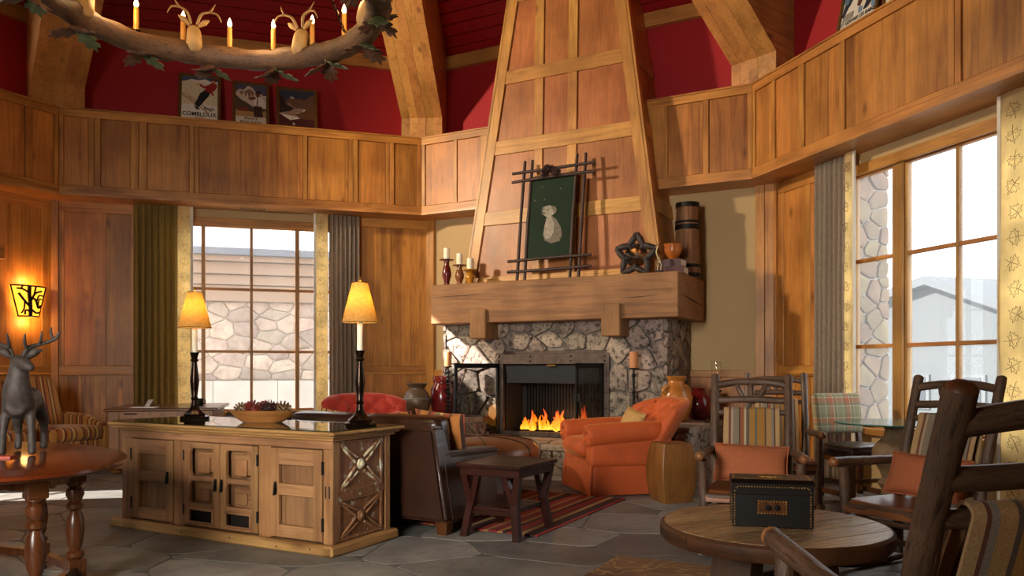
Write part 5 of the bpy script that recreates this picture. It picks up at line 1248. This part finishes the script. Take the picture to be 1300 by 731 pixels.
o = fin('brass_studs', bm, M_['brass'], lo_, 60); o['kind'] = 'stuff'
boxo('lid_seam', (-.1835, -.1215, .155), (.1835, .1215, .158), M_['dark'], sb)
pl_ = boxo('front_plate', (-.068, -.1245, .062), (.068, -.119, .128), plain('tortoiseshell', '#5a3416', .3, noise=.8, scale=60), sb, .002)
bm = B(); stud_row(bm, line((-.062, -.1245, .067), (.062, -.1245, .067), 10, F_)+line((-.062, -.1245, .123), (.062, -.1245, .123), 10, F_)+line((-.062, -.1245, .078), (-.062, -.1245, .112), 4, F_)+line((.062, -.1245, .078), (.062, -.1245, .112), 4, F_)); o = fin('brass_studs', bm, M_['brass'], pl_, 60); o['kind'] = 'stuff'
for x in (-.02, .02): lathed('knob', [(.013, 0), (.014, .006), (.011, .013), (0, .015)], M_['black'], pl_, 14, M=Matrix.Translation((x, -.1245, .094)) @ Matrix.Rotation(PI/2, 4, 'X'))
bm = B()
for (x, y, rx_, ry_) in ((0, 0, .022, .018), (-.03, 0, .018, .008), (.03, 0, .018, .008), (-.05, 0, .008, .012), (.05, 0, .008, .012), (0, .018, .01, .008), (0, -.018, .01, .008)): prism(bm, [(x+rx_*math.cos(2*PI*i/14), y+ry_*math.sin(2*PI*i/14)) for i in range(14)], .2215, .2245)
fin('gilt_ornament', bm, M_['gold'], lo_)
tubed('side_handle', [(.184, -.04, .11), (.20, -.035, .09), (.203, 0, .075), (.20, .035, .09), (.184, .04, .11)], .004, M_['iron'], sb, n=7, sub=4)

# ------------------------------------------------------------------ glass-topped pedestal table and plaid chair
gt = thing('pedestal_table', 'round glass-topped table on a turned wooden pedestal by the right window', 'table', (3.42, 7.05, 0), 0)
lathed('pedestal', [(.26, 0), (.27, .03), (.24, .06), (.12, .09), (.10, .16), (.14, .22), (.10, .27), (.12, .33), (.165, .40), (.185, .48), (.175, .54), (.13, .59), (.085, .64), (.075, .70), (.10, .735), (.11, .75), (0, .75)], wood('grey_turned_wood', '#8a6e50', '#5f4a34', 'Z', rough=.6, knots=.2), gt, 32)
lathed('glass_top', [(.50, .752), (.503, .757), (.50, .764), (0, .764)], M_['glass_green'], gt, 48); lathed('glass_edge', [(.499, .7515), (.5045, .757), (.499, .7645)], M_['glass_edge'], gt, 48)
pc = thing('plaid_chair', 'dining chair with plaid wool back and brown leather seat at the glass-topped table', 'chair', (3.31, 7.58, 0), R(14))
for sx in (-1, 1):
    boxo('leg', (sx*.225-.024, -.265, .0), (sx*.225+.024, -.215, .40), M_['table_leg'], pc, .004)
    bm = B(); loft(bm, [[V((sx*.225+x, .23+y, 0)) for x, y in ((-.022, -.022), (.022, -.022), (.022, .022), (-.022, .022))], [V((sx*.225+x, .23+y, .45)) for x, y in ((-.022, -.022), (.022, -.022), (.022, .022), (-.022, .022))], [V((sx*.225+x, .29+y, .80)) for x, y in ((-.02, -.02), (.02, -.02), (.02, .02), (-.02, .02))]]); fin('leg', bm, M_['table_leg'], pc)
    boxo('stretcher', (sx*.225-.02, -.24, .035), (sx*.225+.02, .23, .085), M_['table_leg'], pc, .004)
boxo('stretcher', (-.21, -.26, .18), (.21, -.23, .22), M_['table_leg'], pc, .004)
boxo('seat_rail', (-.24, -.26, .36), (.24, .25, .42), M_['table_leg'], pc, .006)
rboxo('leather_seat', (.53, .55, .11), .045, M_['leather'], pc, TM((0, -.01, .46)), bulge=(0, 0, .025))
rboxo('plaid_back', (.53, .085, .40), .035, M_['plaid'], pc, TM((0, .285, .80), rx=R(-9)), bulge=(0, .02, 0))
for x in (-.1, 0, .1): boxo('back_slat', (x-.03, .24, .50), (x+.03, .255, .64), M_['table_leg'], pc, .003)

# ------------------------------------------------------------------ drop-leaf table with stag
gl = thing('dropleaf_table', 'oval polished table on turned legs in the left foreground', 'table', (-3.10, 4.50, 0), R(-42))
bm = B(); loft(bm, [ell(1.10, .70, .705, 72), ell(1.135, .735, .712, 72), ell(1.15, .75, .724, 72), ell(1.145, .745, .738, 72), ell(1.12, .72, .745, 72)]); fin('tabletop', bm, M_['table_top'], gl, 40)
prof = [(.030, .16), (.046, .18), (.046, .20), (.028, .215), (.040, .25), (.050, .33), (.044, .40), (.028, .44), (.045, .455), (.045, .475), (.030, .49), (.048, .53), (.045, .56), (.030, .575), (.046, .59), (.046, .60)]
def turned(x, y, par=gl):
    lg = lathed('leg', prof, M_['table_leg'], par, 20, M=TM((x, y, 0)))
    boxo('upper_block', (x-.047, y-.047, .60), (x+.047, y+.047, .706), M_['table_leg'], lg, .004); boxo('lower_block', (x-.047, y-.047, .04), (x+.047, y+.047, .165), M_['table_leg'], lg, .004); lathed('foot', [(.035, 0), (.044, .015), (.03, .042)], M_['table_leg'], lg, 14, M=TM((x, y, 0)))
LG = [(.92, .06), (.46, .40), (-.14, .40), (-.80, .06), (-.46, -.40), (.20, -.42)]
for x, y in LG: turned(x, y)
for (a, b) in ((0, 1), (1, 2), (3, 4), (4, 5), (2, 3), (5, 0)):
    p, q = V((*LG[a], 0)), V((*LG[b], 0)); d = q-p; l = d.length; M = Matrix.Translation(p) @ Matrix.Rotation(math.atan2(d.y, d.x), 4, 'Z')
    boxo('stretcher', (.03, -.02, .08), (l-.03, .02, .125), M_['table_leg'], gl, .004, M)
    bm = B(); n = 24; poly = [(.03, .706), (.03, .62)]+[(.03+(l-.06)*i/n, .64-.025*math.sin(PI*i/n)*abs(math.cos(3*PI*i/n))) for i in range(1, n)]+[(l-.03, .62), (l-.03, .706)]; prism(bm, poly, -.012, .012, M @ XZ); fin('scalloped_apron', bm, M_['table_leg'], gl)
sg = thing('stag_sculpture', 'dark carved standing stag sculpture on the oval polished table', 'sculpture', (-2.90, 4.68, .7455), R(20))
# local: head towards -y
SH = [([(-.075, -.17, .02), (-.07, -.165, .13), (-.06, -.14, .24), (-.03, -.10, .31)], [.024, .020, .028, .05]), ([(.075, -.16, .02), (.07, -.155, .13), (.06, -.13, .24), (.03, -.10, .31)], [.024, .020, .028, .05]),
      ([(-.07, .19, .02), (-.07, .20, .10), (-.068, .16, .20), (-.03, .13, .28)], [.023, .018, .034, .06]), ([(.07, .17, .02), (.07, .185, .10), (.068, .15, .20), (.03, .13, .28)], [.023, .018, .034, .06]),
      ([(0, -.14, .29), (0, -.02, .30), (0, .10, .31), (0, .17, .29)], [.085, .088, .085, .07]),
      ([(0, -.12, .30), (0, -.155, .38), (.005, -.16, .46), (.015, -.165, .53)], [.088, .076, .056, .046]),
      ([(.005, -.15, .535), (.04, -.20, .53), (.085, -.245, .505)], [.048, .038, .024]), ([(0, .21, .33), (0, .25, .29)], [.022, .012])]
sb_ = voxel_body('body', SH, M_['stag'], sg, .009, 3)
for s in (-1, 1):
    bm = B(); c = V((.01, -.15, .56)); e = [c+V((s*.035, 0, 0)), c+V((s*.075, -.005, .035)), c+V((s*.115, .0, .05))]; tube(bm, e, [.012, .026, .004], 8, sub=4); fin('ear', bm, M_['stag'], sg, 60)
    for pts, r in (([(s*.025, -.15, .565), (s*.05, -.13, .62), (s*.11, -.10, .645), (s*.18, -.10, .675), (s*.205, -.11, .72)], [.015, .014, .012, .010, .005]), ([(s*.045, -.13, .61), (s*.04, -.17, .65), (s*.045, -.19, .70)], [.011, .009, .004]), ([(s*.10, -.10, .64), (s*.115, -.13, .68), (s*.12, -.14, .72)], [.010, .008, .004]), ([(s*.17, -.10, .67), (s*.155, -.085, .72), (s*.16, -.08, .745)], [.009, .007, .003])): tubed('antler', pts, r, M_['stag'], sg, n=8, sub=5, bark=.1)
# brochures
bk1 = thing('book', 'thin red-covered booklet by the hooves of the stag on the oval table', 'book', (-2.93, 4.40, .7455), R(8)); boxo('cover', (-.14, -.05, 0), (.14, .05, .004), plain('red_booklet', '#a0341c', .4), bk1); boxo('pages', (-.138, -.048, .004), (.138, .048, .010), plain('red_pages', '#b04a2c', .5), bk1); boxo('cover', (-.14, -.05, .010), (.14, .05, .014), plain('red_booklet2', '#a0341c', .4), bk1)
wc = thing('folded_card', 'white folded card on the oval table at the left edge', 'card', (-3.14, 4.62, .7455), R(30)); bm = B(); prism(bm, [(-.07, 0), (0, .10), (.07, 0), (.066, 0), (0, .095), (-.066, 0)], -.10, .10, YZ); fin('card', bm, M_['white'], wc)

# ------------------------------------------------------------------ desk by the left wall
dk = thing('desk', 'oak pedestal desk with panelled sides below the olive drape', 'desk', (-4.76, 9.22, 0), R(14)); DM = M_['desk']
boxo('carcass', (.03, .03, .14), (1.18, 1.30, .735), DM, dk, .004); boxo('desk_top', (-.02, -.02, .735), (1.24, 1.36, .772), wood('desk_top_wood', '#7a4f28', '#5a381a', 'X', rough=.25, knots=0), dk, .012)
for a, b in (((.0, .0, .06), (1.21, 1.33, .12)), ((.015, .015, .12), (1.195, 1.315, .145))): boxo('base_moulding', a, b, DM, dk, .012)
for x0, x1 in ((.03, .14), (.53, .64), (1.07, 1.18)): boxo('stile', (x0, .012, .145), (x1, .03, .735), DM, dk, .003)
for x0, x1 in ((.14, .53), (.64, 1.07)):
    for z0, z1 in ((.145, .24), (.65, .735)): boxo('rail', (x0, .014, z0), (x1, .03, z1), DM, dk, .003)
    boxo('panel', (x0, .022, .24), (x1, .03, .65), DM, dk, .004); boxo('panel_bead', (x0+.01, .018, .25), (x1-.01, .023, .64), DM, dk, .004)
boxo('pull_slot', (.20, .008, .70), (.34, .013, .715), M_['dark'], dk)
for x, y in ((.09, .09), (1.12, .09), (.09, 1.24), (1.12, 1.24)): lathed('bun_foot', [(.04, 0), (.065, .015), (.07, .035), (.05, .06)], DM, dk, 16, M=TM((x, y, 0)))
pp = thing('open_folder', 'white paper folder standing half open on the desk', 'folder', (-4.42, 9.52, .7725), R(10)); boxo('sheet', (-.16, -.10, 0), (.12, .10, .006), M_['white'], pp); bm = B(); prism(bm, [(.0, .006), (.05, .095), (.056, .092), (.006, .006)], -.10, .10, XZ); fin('sheet', bm, M_['white'], pp)
mg = thing('mug', 'small black mug on the far end of the desk', 'mug', (-3.98, 10.05, .7725), 0); lathed('mug_body', [(.035, 0), (.042, .01), (.042, .09), (.038, .09), (.036, .015), (0, .012)], M_['black'], mg, 18); tubed('handle', [(.04, 0, .075), (.065, 0, .07), (.065, 0, .03), (.04, 0, .02)], .006, M_['black'], mg, n=7, sub=4)

# ------------------------------------------------------------------ striped tub chairs
def tub(label, loc, rot):
    t = thing('lounge_chair', label, 'chair', loc, rot, 'striped lounge chairs in the left corner'); m = M_['tub']
    bm = B(); shell(bm, lambda u, v: V(((u-.5)*(.70-.12*v), .26+.20*v+.03*math.cos((u-.5)*5)*-1, .30+.84*v-.05*(abs(u-.5)*2)**3*v)), lambda u, v: V(((u-.5)*(.74-.12*v), .36+.20*v+.03*math.cos((u-.5)*5)*-1, .28+.86*v-.05*(abs(u-.5)*2)**3*v)), 18, 14)
    fin('back', bm, m, t, 50)
    for s in (-1, 1):
        x0, x1 = sorted((s*.40, s*.30)); slab_yz('arm', [(.40, .22), (.38, .70), (.0, .68), (-.30, .58), (-.36, .50), (-.34, .22)], x0, x1, M_['tub_y'], t, .02)
    rboxo('seat_cushion', (.60, .66, .16), .05, m, t, TM((0, -.04, .47)), bulge=(0, .02, .025)); boxo('seat_frame', (-.33, -.34, .22), (.33, .36, .39), m, t, .02)
    for sx in (-1, 1):
        for sy in (-1, 1): bm = B(); loft(bm, [rring(.035, .035, .005, 0), rring(.05, .05, .005, .23)], TM((sx*.29, sy*.28, 0))); fin('leg', bm, M_['table_leg'], t, 40)
tub('striped orange lounge chair in the left corner, right behind the stag sculpture', (-5.42, 9.45, 0), R(68)); tub('striped orange lounge chair at the left edge, only its back edge in view', (-5.78, 8.55, 0), R(66))

# ------------------------------------------------------------------ wall sconce
sc = thing('wall_sconce', 'glowing amber wall sconce cut out with tree branches on the left wall', 'sconce', FW('D', 4.66, .436, 2.13), FR('D'))
def arcx(x, w): return -.13*math.sqrt(max(0, 1-(x/w)**2))-.012
def sheet(name, m, off, th, w0=.235, w1=.135):
    def f(o):
        def g_(u, v): z = .2-.4*v; w = w0+(w1-w0)*v; x = (u*2-1)*w; return V((x, arcx(x, w*1.02)+o, z))
        return g_
    bm = B(); shell(bm, f(off), f(off+th), 20, 6); return fin(name, bm, m, sc, 40)
sheet('mica_diffuser', M_['glow'], .010, .004)
def sp_(u, z): v = (.2-z)/.4; w = .235+(.135-.235)*v; x = u*w; return (x, arcx(x, w*1.02)-.002, z)
fm = M_['iron']
for pts, r in (([(-.2, -.2), (-.16, -.05), (-.2, .08), (-.17, .2)], .018), ([(-.16, -.08), (-.5, .0), (-.75, .10)], .011), ([(-.18, .05), (.2, .02), (.5, -.08), (.75, -.05)], .011), ([(-.16, -.02), (.15, .10), (.6, .14)], .010), ([(.3, .0), (.45, .08), (.8, .08)], .008), ([(-.17, .1), (-.5, .15), (-.8, .16)], .009), ([(-.15, -.1), (.3, -.15), (.8, -.14)], .010), ([(.1, .09), (.2, .2)], .009), ([(-.5, .0), (-.6, -.10), (-.8, -.16)], .008), ([(-.17, -.14), (-.5, -.12), (-.6, -.18)], .009), ([(.45, -.07), (.5, .03), (.72, .03)], .007), ([(-.6, .16), (-.5, .2)], .008)):
    tubed('branch', [sp_(u, z) for u, z in pts], r*1.35, fm, sc, n=6, sub=6)
for k, (a, b) in enumerate((((-1, .2), (1, .2)), ((-1, -.2), (1, -.2)))): tubed('rim', [sp_(a[0]+(b[0]-a[0])*i/12, a[1]) for i in range(13)], .010, fm, sc, n=6)
for s in (-1, 1): tubed('rim', [sp_(s*.98, .2-.4*i/6) for i in range(7)], .010, fm, sc, n=6)
p = FW('D', 4.66, .36, 2.13); lamp('sconce_light', 'POINT', p, 9, (1, .55, .18), size=.05); lamp('sconce_up_light', 'POINT', FW('D', 4.66, .34, 2.40), 5, (1, .55, .18), size=.05)
lamp('sconce_down_light', 'POINT', FW('D', 4.66, .34, 1.86), 5, (1, .55, .18), size=.05)
s2 = thing('thermostat', 'small square wooden box on the left wall above the lounge chairs', 'control box', FW('D', 4.30, .436, 2.73), FR('D')); boxo('case', (-.10, -.06, -.08), (.06, 0, .08), M_['rail'], s2, .006)

# ------------------------------------------------------------------ chandelier
CX, CY, CZ_ = -1.98, 5.15, 3.69; RC = 1.09
ch = thing('chandelier', 'round log chandelier with candle bulbs, carved stag heads and oak leaves', 'chandelier', (CX, CY, CZ_), 0)
bm = B(); N = 96; pts = [(RC*math.cos(2*PI*i/N)+.012*noise.noise(V((i*.3, 0, 0))), RC*math.sin(2*PI*i/N)+.012*noise.noise(V((i*.3, 5, 0))), .03*noise.noise(V((i*.12, 0, 3)))) for i in range(N)]
tube(bm, pts, .080, 16, bark=.26, closed=True, freq=11); fin('log_ring', bm, M_['bark_ring'], ch, 70)
cd0 = None
for k in range(20):
    a = R(85+k*18); r = RC-.01; x, y = r*math.cos(a), r*math.sin(a)
    c = link('candle', None, ch, (x, y, .055))
    lathed('bobeche', [(.03, 0), (.034, .012), (.02, .014), (0, .014)], M_['bronze'], c, 12); lathed('sleeve', [(.019, .012), (.020, .10), (.018, .185), (0, .185)], M_['amber_sleeve'], c, 12); lathed('flame_bulb', [(.008, .185), (.017, .205), (.015, .225), (.006, .25), (0, .262)], M_['bulb'], c, 12)
for a in (90, 210, 330, 30, 150, 270):
    p = V((RC*.9*math.cos(R(a)), RC*.9*math.sin(R(a)), .24)); lamp('chandelier_light', 'POINT', V((CX, CY, CZ_))+p, 9, (1, .60, .26), size=.06)
def oak_leaf(par, M, m, s=1.0):
    out = [(0, 0), (.018, .02), (.05, .025), (.055, .05), (.03, .06), (.07, .08), (.075, .11), (.038, .112), (.06, .145), (.05, .17), (.02, .16), (0, .20)]
    out = out+[(-x, y) for x, y in out[-2:0:-1]]; bm = B(); c = bm.verts.new((0, .09, .018)); c2 = bm.verts.new((0, .09, .010))
    vs = [bm.verts.new((x, y, .012*math.sin(y*25)-.06*x*x*9)) for x, y in out]; v2 = [bm.verts.new(v.co-V((0, 0, .007))) for v in vs]; n = len(vs)
    for i in range(n): bm.faces.new((vs[i], vs[(i+1) % n], c)); bm.faces.new((v2[(i+1) % n], v2[i], c2)); bm.faces.new((vs[i], v2[i], v2[(i+1) % n], vs[(i+1) % n]))
    xf(bm.verts, M @ Matrix.Scale(s, 4)); return fin('oak_leaf', bm, m, par)
rg = random.Random(4)
for k in range(14):
    a = R(k*360/14+8); base = V((RC*math.cos(a), RC*math.sin(a), -.065)); M0 = Matrix.Translation(base) @ Matrix.Rotation(a, 4, 'Z')
    for s, mm_ in ((1, 'leafbrown'), (-1, 'leafbrown'), (.25, 'leafgreen')):
        oak_leaf(ch, M0 @ Matrix.Rotation(R(-60*s if abs(s) == 1 else 180), 4, 'Z') @ Matrix.Rotation(R(-38+rg.uniform(-12, 12)), 4, 'X') @ Matrix.Rotation(R(180), 4, 'Y'), M_[mm_], rg.uniform(.9, 1.2))
    lathed('acorn', [(0, -.03), (.014, -.015), (.016, 0), (.02, .002), (.012, .018), (0, .02)], M_['leafbrown'], ch, 10, M=Matrix.Translation(base+V((0, 0, -.02))))
for a in (104, 74, 44, 14, -16, 134, 164, 194, 224, 254, 284, 314)[:0]: pass
for a in (117, 72, 27, 162, 207, 252, 297, 342):   # carved stag heads looking outward over the ring
    h = link('stag_head', None, ch, (RC*math.cos(R(a))*.99, RC*math.sin(R(a))*.99, .06), R(a+90)); h.scale = (1.25, 1.25, 1.25)
    # local: muzzle towards +y is outward -> built facing -y
    voxel_body('head', [([(0, .03, -.02), (0, .02, .05), (0, .0, .09)], [.052, .046, .042]), ([(0, .0, .09), (0, -.05, .075), (0, -.10, .045)], [.043, .034, .022])], M_['carved'], h, .010, 3)
    for s in (-1, 1):
        tubed('ear', [(s*.025, .02, .115), (s*.06, .02, .145), (s*.09, .02, .165)], [.009, .020, .003], M_['carved'], h, n=8, sub=4)
        tubed('antler', [(s*.018, .02, .125), (s*.04, .05, .18), (s*.09, .06, .205), (s*.12, .05, .26)], [.009, .009, .007, .003], M_['antler'], h, n=7, sub=4); tubed('antler', [(s*.08, .06, .20), (s*.13, .07, .19), (s*.155, .07, .145)], [.007, .006, .003], M_['antler'], h, n=7, sub=4)
    for s in (-1, 0, 1): oak_leaf(h, TM((s*.05, -.03, -.005), R(180-70*s), R(25)), M_['leafgreen'], .75)
for k in range(3):
    a = R(62+k*120-14); p0 = V((RC*math.cos(a), RC*math.sin(a), .06)); p1 = V((0, 0, 2.0)); d = (p1-p0); n = int(d.length/.05); cn = link('chain', None, ch)
    bm = B(); me = None; q = d.to_track_quat('Z', 'Y')
    tube(bm, [(.011*math.cos(2*PI*i/10), 0, .032*math.sin(2*PI*i/10)) for i in range(10)], .0045, 5, closed=True)
    for i in range(n):
        if me is None: o = fin('chain_link', bm, M_['bronze'], cn, 60); me = o.data
        else: o = link('chain_link', me, cn)
        o.location = p0+d*(i+.5)/n; o.rotation_euler = (q.to_matrix() @ Matrix.Rotation(PI/2*(i % 2), 3, 'Z')).to_euler()
lathed('canopy_ring', [(.06, 1.96), (.07, 2.0), (.06, 2.04), (.02, 2.05), (.02, 3.2), (0, 3.2)], M_['bronze'], ch, 16)

# ------------------------------------------------------------------ posters on the ledge
def poster(label, f, x, w, h, lean=12, yb=.20, fw=.042):
    t = thing('framed_poster', label, 'poster', FW(f, x, yb, ZL1), FR(f), 'framed ski posters on the ledge'); t.rotation_euler = (R(-lean), 0, FR(f)); m = M_['frame_gold']
    for a, b in (((-w/2, -.02, 0), (-w/2+fw, .012, h)), ((w/2-fw, -.02, 0), (w/2, .012, h)), ((-w/2+fw, -.02, 0), (w/2-fw, .012, fw)), ((-w/2+fw, -.02, h-fw), (w/2-fw, .012, h))): boxo('frame', a, b, m, t, .006)
    pr = boxo('print', (-w/2+fw, -.002, fw), (w/2-fw, .006, h-fw), M_['paper'], t); return t, pr
def D(pr, name, pts, col, k=0, W_=1, H_=1, ox=0, oz=0):
    bm = B(); y = -.0025-.0006*k; prism(bm, [(ox+px*W_, oz+pz*H_) for px, pz in pts], y-.0005, y, XZ); return fin(name, bm, inkm(col), pr)
INK = {}
def inkm(c):
    if c not in INK: INK[c] = plain('ink_'+c[1:], c, .55, noise=.12, scale=25)
    return INK[c]
def TT(y=-.006, x=0, z=0): return Matrix.Translation((x, y, z))
w, h = .56, .74; t, pr = poster('ski poster of a jumping skier in red, leftmost on the left ledge', 'A', 1.71, w, h)
k = dict(W_=w-.084, H_=h-.084, ox=-(w-.084)/2, oz=.042)
D(pr, 'print_sky', [(0, .88), (.15, .90), (.25, .95), (.45, .93), (.65, .97), (.8, .92), (1, .93), (1, 1), (0, 1)], '#3f4f66', 0, **k); D(pr, 'print_snow', [(0, .86), (.2, .93), (.35, .90), (.7, .86), (1, .88), (1, .35), (0, .35)], '#cdbf9f', 1, **k)
D(pr, 'print_slope_line', [(0, .62), (.2, .56), (.42, .50), (.42, .49), (.2, .54), (0, .60)], '#a5865c', 2, **k)
D(pr, 'print_ski', [(.0, .56), (.02, .58), (.75, .19), (.73, .17)], '#9a6a38', 3, **k); D(pr, 'print_ski', [(.18, .52), (.2, .535), (.85, .22), (.83, .20)], '#8a5a2c', 3, **k)
D(pr, 'print_legs', [(.36, .35), (.44, .50), (.50, .62), (.62, .70), (.80, .66), (.74, .56), (.64, .46), (.55, .36), (.47, .29)], '#17171c', 4, **k); D(pr, 'print_jacket', [(.62, .70), (.70, .80), (.82, .90), (.96, .88), (.98, .80), (.90, .70), (.80, .65)], '#8e1f1c', 5, **k)
D(pr, 'print_arm', [(.74, .84), (.62, .80), (.48, .86), (.46, .82), (.60, .75), (.72, .76)], '#8e1f1c', 5, **k); D(pr, 'print_arm', [(.82, .70), (.90, .62), (.88, .58), (.78, .66)], '#8e1f1c', 5, **k); D(pr, 'print_glove', [(.42, .84), (.50, .88), (.50, .80), (.44, .79)], '#c8a468', 6, **k)
D(pr, 'print_head', blob(.885, .935, .06, .05), '#b9794a', 6, **k); D(pr, 'print_cap', [(.82, .96), (.85, 1.0), (.94, 1.0), (.97, .95), (.93, .94)], '#5a2a20', 7, **k); D(pr, 'print_boot', [(.34, .33), (.46, .30), (.52, .24), (.40, .24)], '#3a2418', 6, **k)
text('lettering', 'COMBLOUX', .085, inkm('#17130f'), pr, TT(z=.042+.66*.125), .0006, width=.45); text('lettering', 'TÉLÉSKI', .04, inkm('#a03a28'), pr, TT(z=.042+.028), .0006); text('signature', 'Fruin', .07, inkm('#2a2420'), pr, TT(x=.13, z=.042+.66*.27), .0006)
w, h = .50, .70; t, pr = poster('poster of a man in a white shirt before snowy mountains, middle of three', 'A', 2.40, w, h)
k = dict(W_=w-.084, H_=h-.084, ox=-(w-.084)/2, oz=.042)
D(pr, 'print_sky', [(0, .75), (1, .75), (1, 1), (0, 1)], '#4a4658', 0, **k); D(pr, 'print_peak', [(0, .45), (0, .80), (.12, .88), (.25, .86), (.40, .98), (.55, .93), (.62, .84), (.78, .86), (.9, .74), (1, .72), (1, .45)], '#c0ab98', 1, **k)
D(pr, 'print_rock', [(.10, .84), (.18, .72), (.28, .82), (.30, .66), (.38, .80), (.44, .62), (.50, .78), (.56, .66), (.60, .82), (.44, .90), (.26, .82)], '#7a5a48', 2, **k); D(pr, 'print_forest', [(0, .72), (.2, .60), (.35, .55), (.55, .45), (1, .42), (1, .32), (0, .32)], '#4e3f30', 3, **k)
D(pr, 'print_meadow', [(0, .36), (.3, .34), (.7, .30), (1, .36), (1, .18), (0, .18)], '#a57e4c', 4, **k); D(pr, 'print_village', [(.05, .36), (.12, .42), (.22, .38), (.3, .42), (.42, .36), (.42, .32), (.05, .32)], '#7a2f22', 5, **k)
D(pr, 'print_trousers', [(.60, .18), (.58, .40), (.62, .48), (.86, .48), (.88, .30), (.90, .18)], '#3a2018', 6, **k); D(pr, 'print_shirt', [(.60, .48), (.58, .62), (.64, .70), (.84, .70), (.96, .60), (.98, .46), (.90, .44), (.84, .46)], '#d8cdbb', 7, **k); D(pr, 'print_arm', [(.40, .66), (.52, .70), (.66, .70), (.64, .63), (.46, .61)], '#6a3826', 8, **k); D(pr, 'print_head', blob(.72, .755, .075, .06), '#6a3826', 8, **k); D(pr, 'print_cap', [(.63, .78), (.66, .85), (.80, .86), (.86, .80), (.80, .78)], '#241814', 9, **k); D(pr, 'print_braces', [(.68, .48), (.70, .70), (.73, .70), (.72, .48)], '#4a2a1c', 9, **k)
D(pr, 'print_band', [(0, 0), (1, 0), (1, .185), (0, .185)], '#c9bba6', 10, **k); text('lettering', 'FRANCE', .05, inkm('#3a1f1a'), pr, TT(-.0095, z=.042+.616*.135), .0006); text('lettering', 'MONT BLANC', .046, inkm('#2a1a18'), pr, TT(-.0095, z=.042+.616*.045), .0006)
w, h = .58, .68; t, pr = poster('dark poster of a glacier valley between mountains, rightmost on the left ledge', 'A', 3.04, w, h)
k = dict(W_=w-.084, H_=h-.084, ox=-(w-.084)/2, oz=.042)
D(pr, 'print_sky', [(0, .7), (1, .7), (1, 1), (0, 1)], '#323a48', 0, **k); D(pr, 'print_peaks', [(0, .55), (.2, .74), (.3, .78), (.38, .82), (.46, .76), (.56, .80), (.7, .76), (.85, .88), (1, .92), (1, .5)], '#6a4a3a', 1, **k); D(pr, 'print_glacier', [(.05, .42), (.2, .62), (.28, .66), (.36, .58), (.48, .52), (.70, .50), (.62, .42), (.45, .40), (.8, .34), (.5, .30), (.0, .36)], '#9a7e6c', 2, **k)
D(pr, 'print_slope', [(0, .38), (0, .88), (.1, .80), (.2, .62), (.42, .52), (.3, .44)], '#2e1e18', 3, **k); D(pr, 'print_slope', [(.45, .36), (.7, .46), (.85, .60), (.92, .74), (1, .80), (1, .2), (.6, .24)], '#6a4428', 3, **k); D(pr, 'print_snowpatch', [(.28, .80), (.36, .84), (.44, .79), (.38, .77)], '#b8b0a8', 4, **k); D(pr, 'print_foreground', [(0, 0), (1, 0), (1, .24), (.6, .26), (.3, .20), (0, .36)], '#4a1c1c', 5, **k); D(pr, 'print_flag', [(.38, .07), (.38, .14), (.46, .10)], '#d8cfc4', 6, **k)
w, h = .60, .80; t, pr = poster('white and blue ski poster with dark lettering on the right ledge', 'C', 1.46, w, h, 12, .24)
k = dict(W_=w-.084, H_=h-.084, ox=-(w-.084)/2, oz=.042)
D(pr, 'print_sky', [(0, .6), (.2, .5), (.3, .62), (.5, .7), (1, .62), (1, 1), (0, 1)], '#5d7388', 0, **k); D(pr, 'print_rock', [(0, .38), (.05, .58), (.12, .54), (.22, .70), (.3, .63), (.16, .48), (.06, .36)], '#1e2430', 1, **k); D(pr, 'print_skier', [(.42, .45), (.52, .40), (.6, .52), (.66, .70), (.52, .78), (.46, .62)], '#5c3226', 2, **k); D(pr, 'print_skier', [(.63, .31), (.67, .40), (.72, .52), (.86, .60), (1, .52), (.92, .30), (.84, .38), (.80, .34), (.74, .31)], '#20242e', 2, **k); D(pr, 'print_shade', [(.48, .40), (.62, .38), (.60, .30), (.50, .30)], '#6d87a0', 3, **k); D(pr, 'print_shade', [(.84, .40), (.98, .36), (.96, .24), (.86, .30)], '#6d87a0', 3, **k)
for i in range(5): D(pr, 'print_text_line', [(.04, .39-i*.022), (.36, .39-i*.022), (.36, .378-i*.022), (.04, .378-i*.022)], '#5a5048', 4, **k)
text('lettering', 'ST GERVAIS LES BAINS', .06, inkm('#1c1a1c'), pr, TT(z=.042+.172), .0006, width=.50)
w, h = .60, .80; t, pr = poster('pale poster partly hidden beyond the white and blue ski poster on the right ledge', 'C', 2.12, w, h, 12, .24)
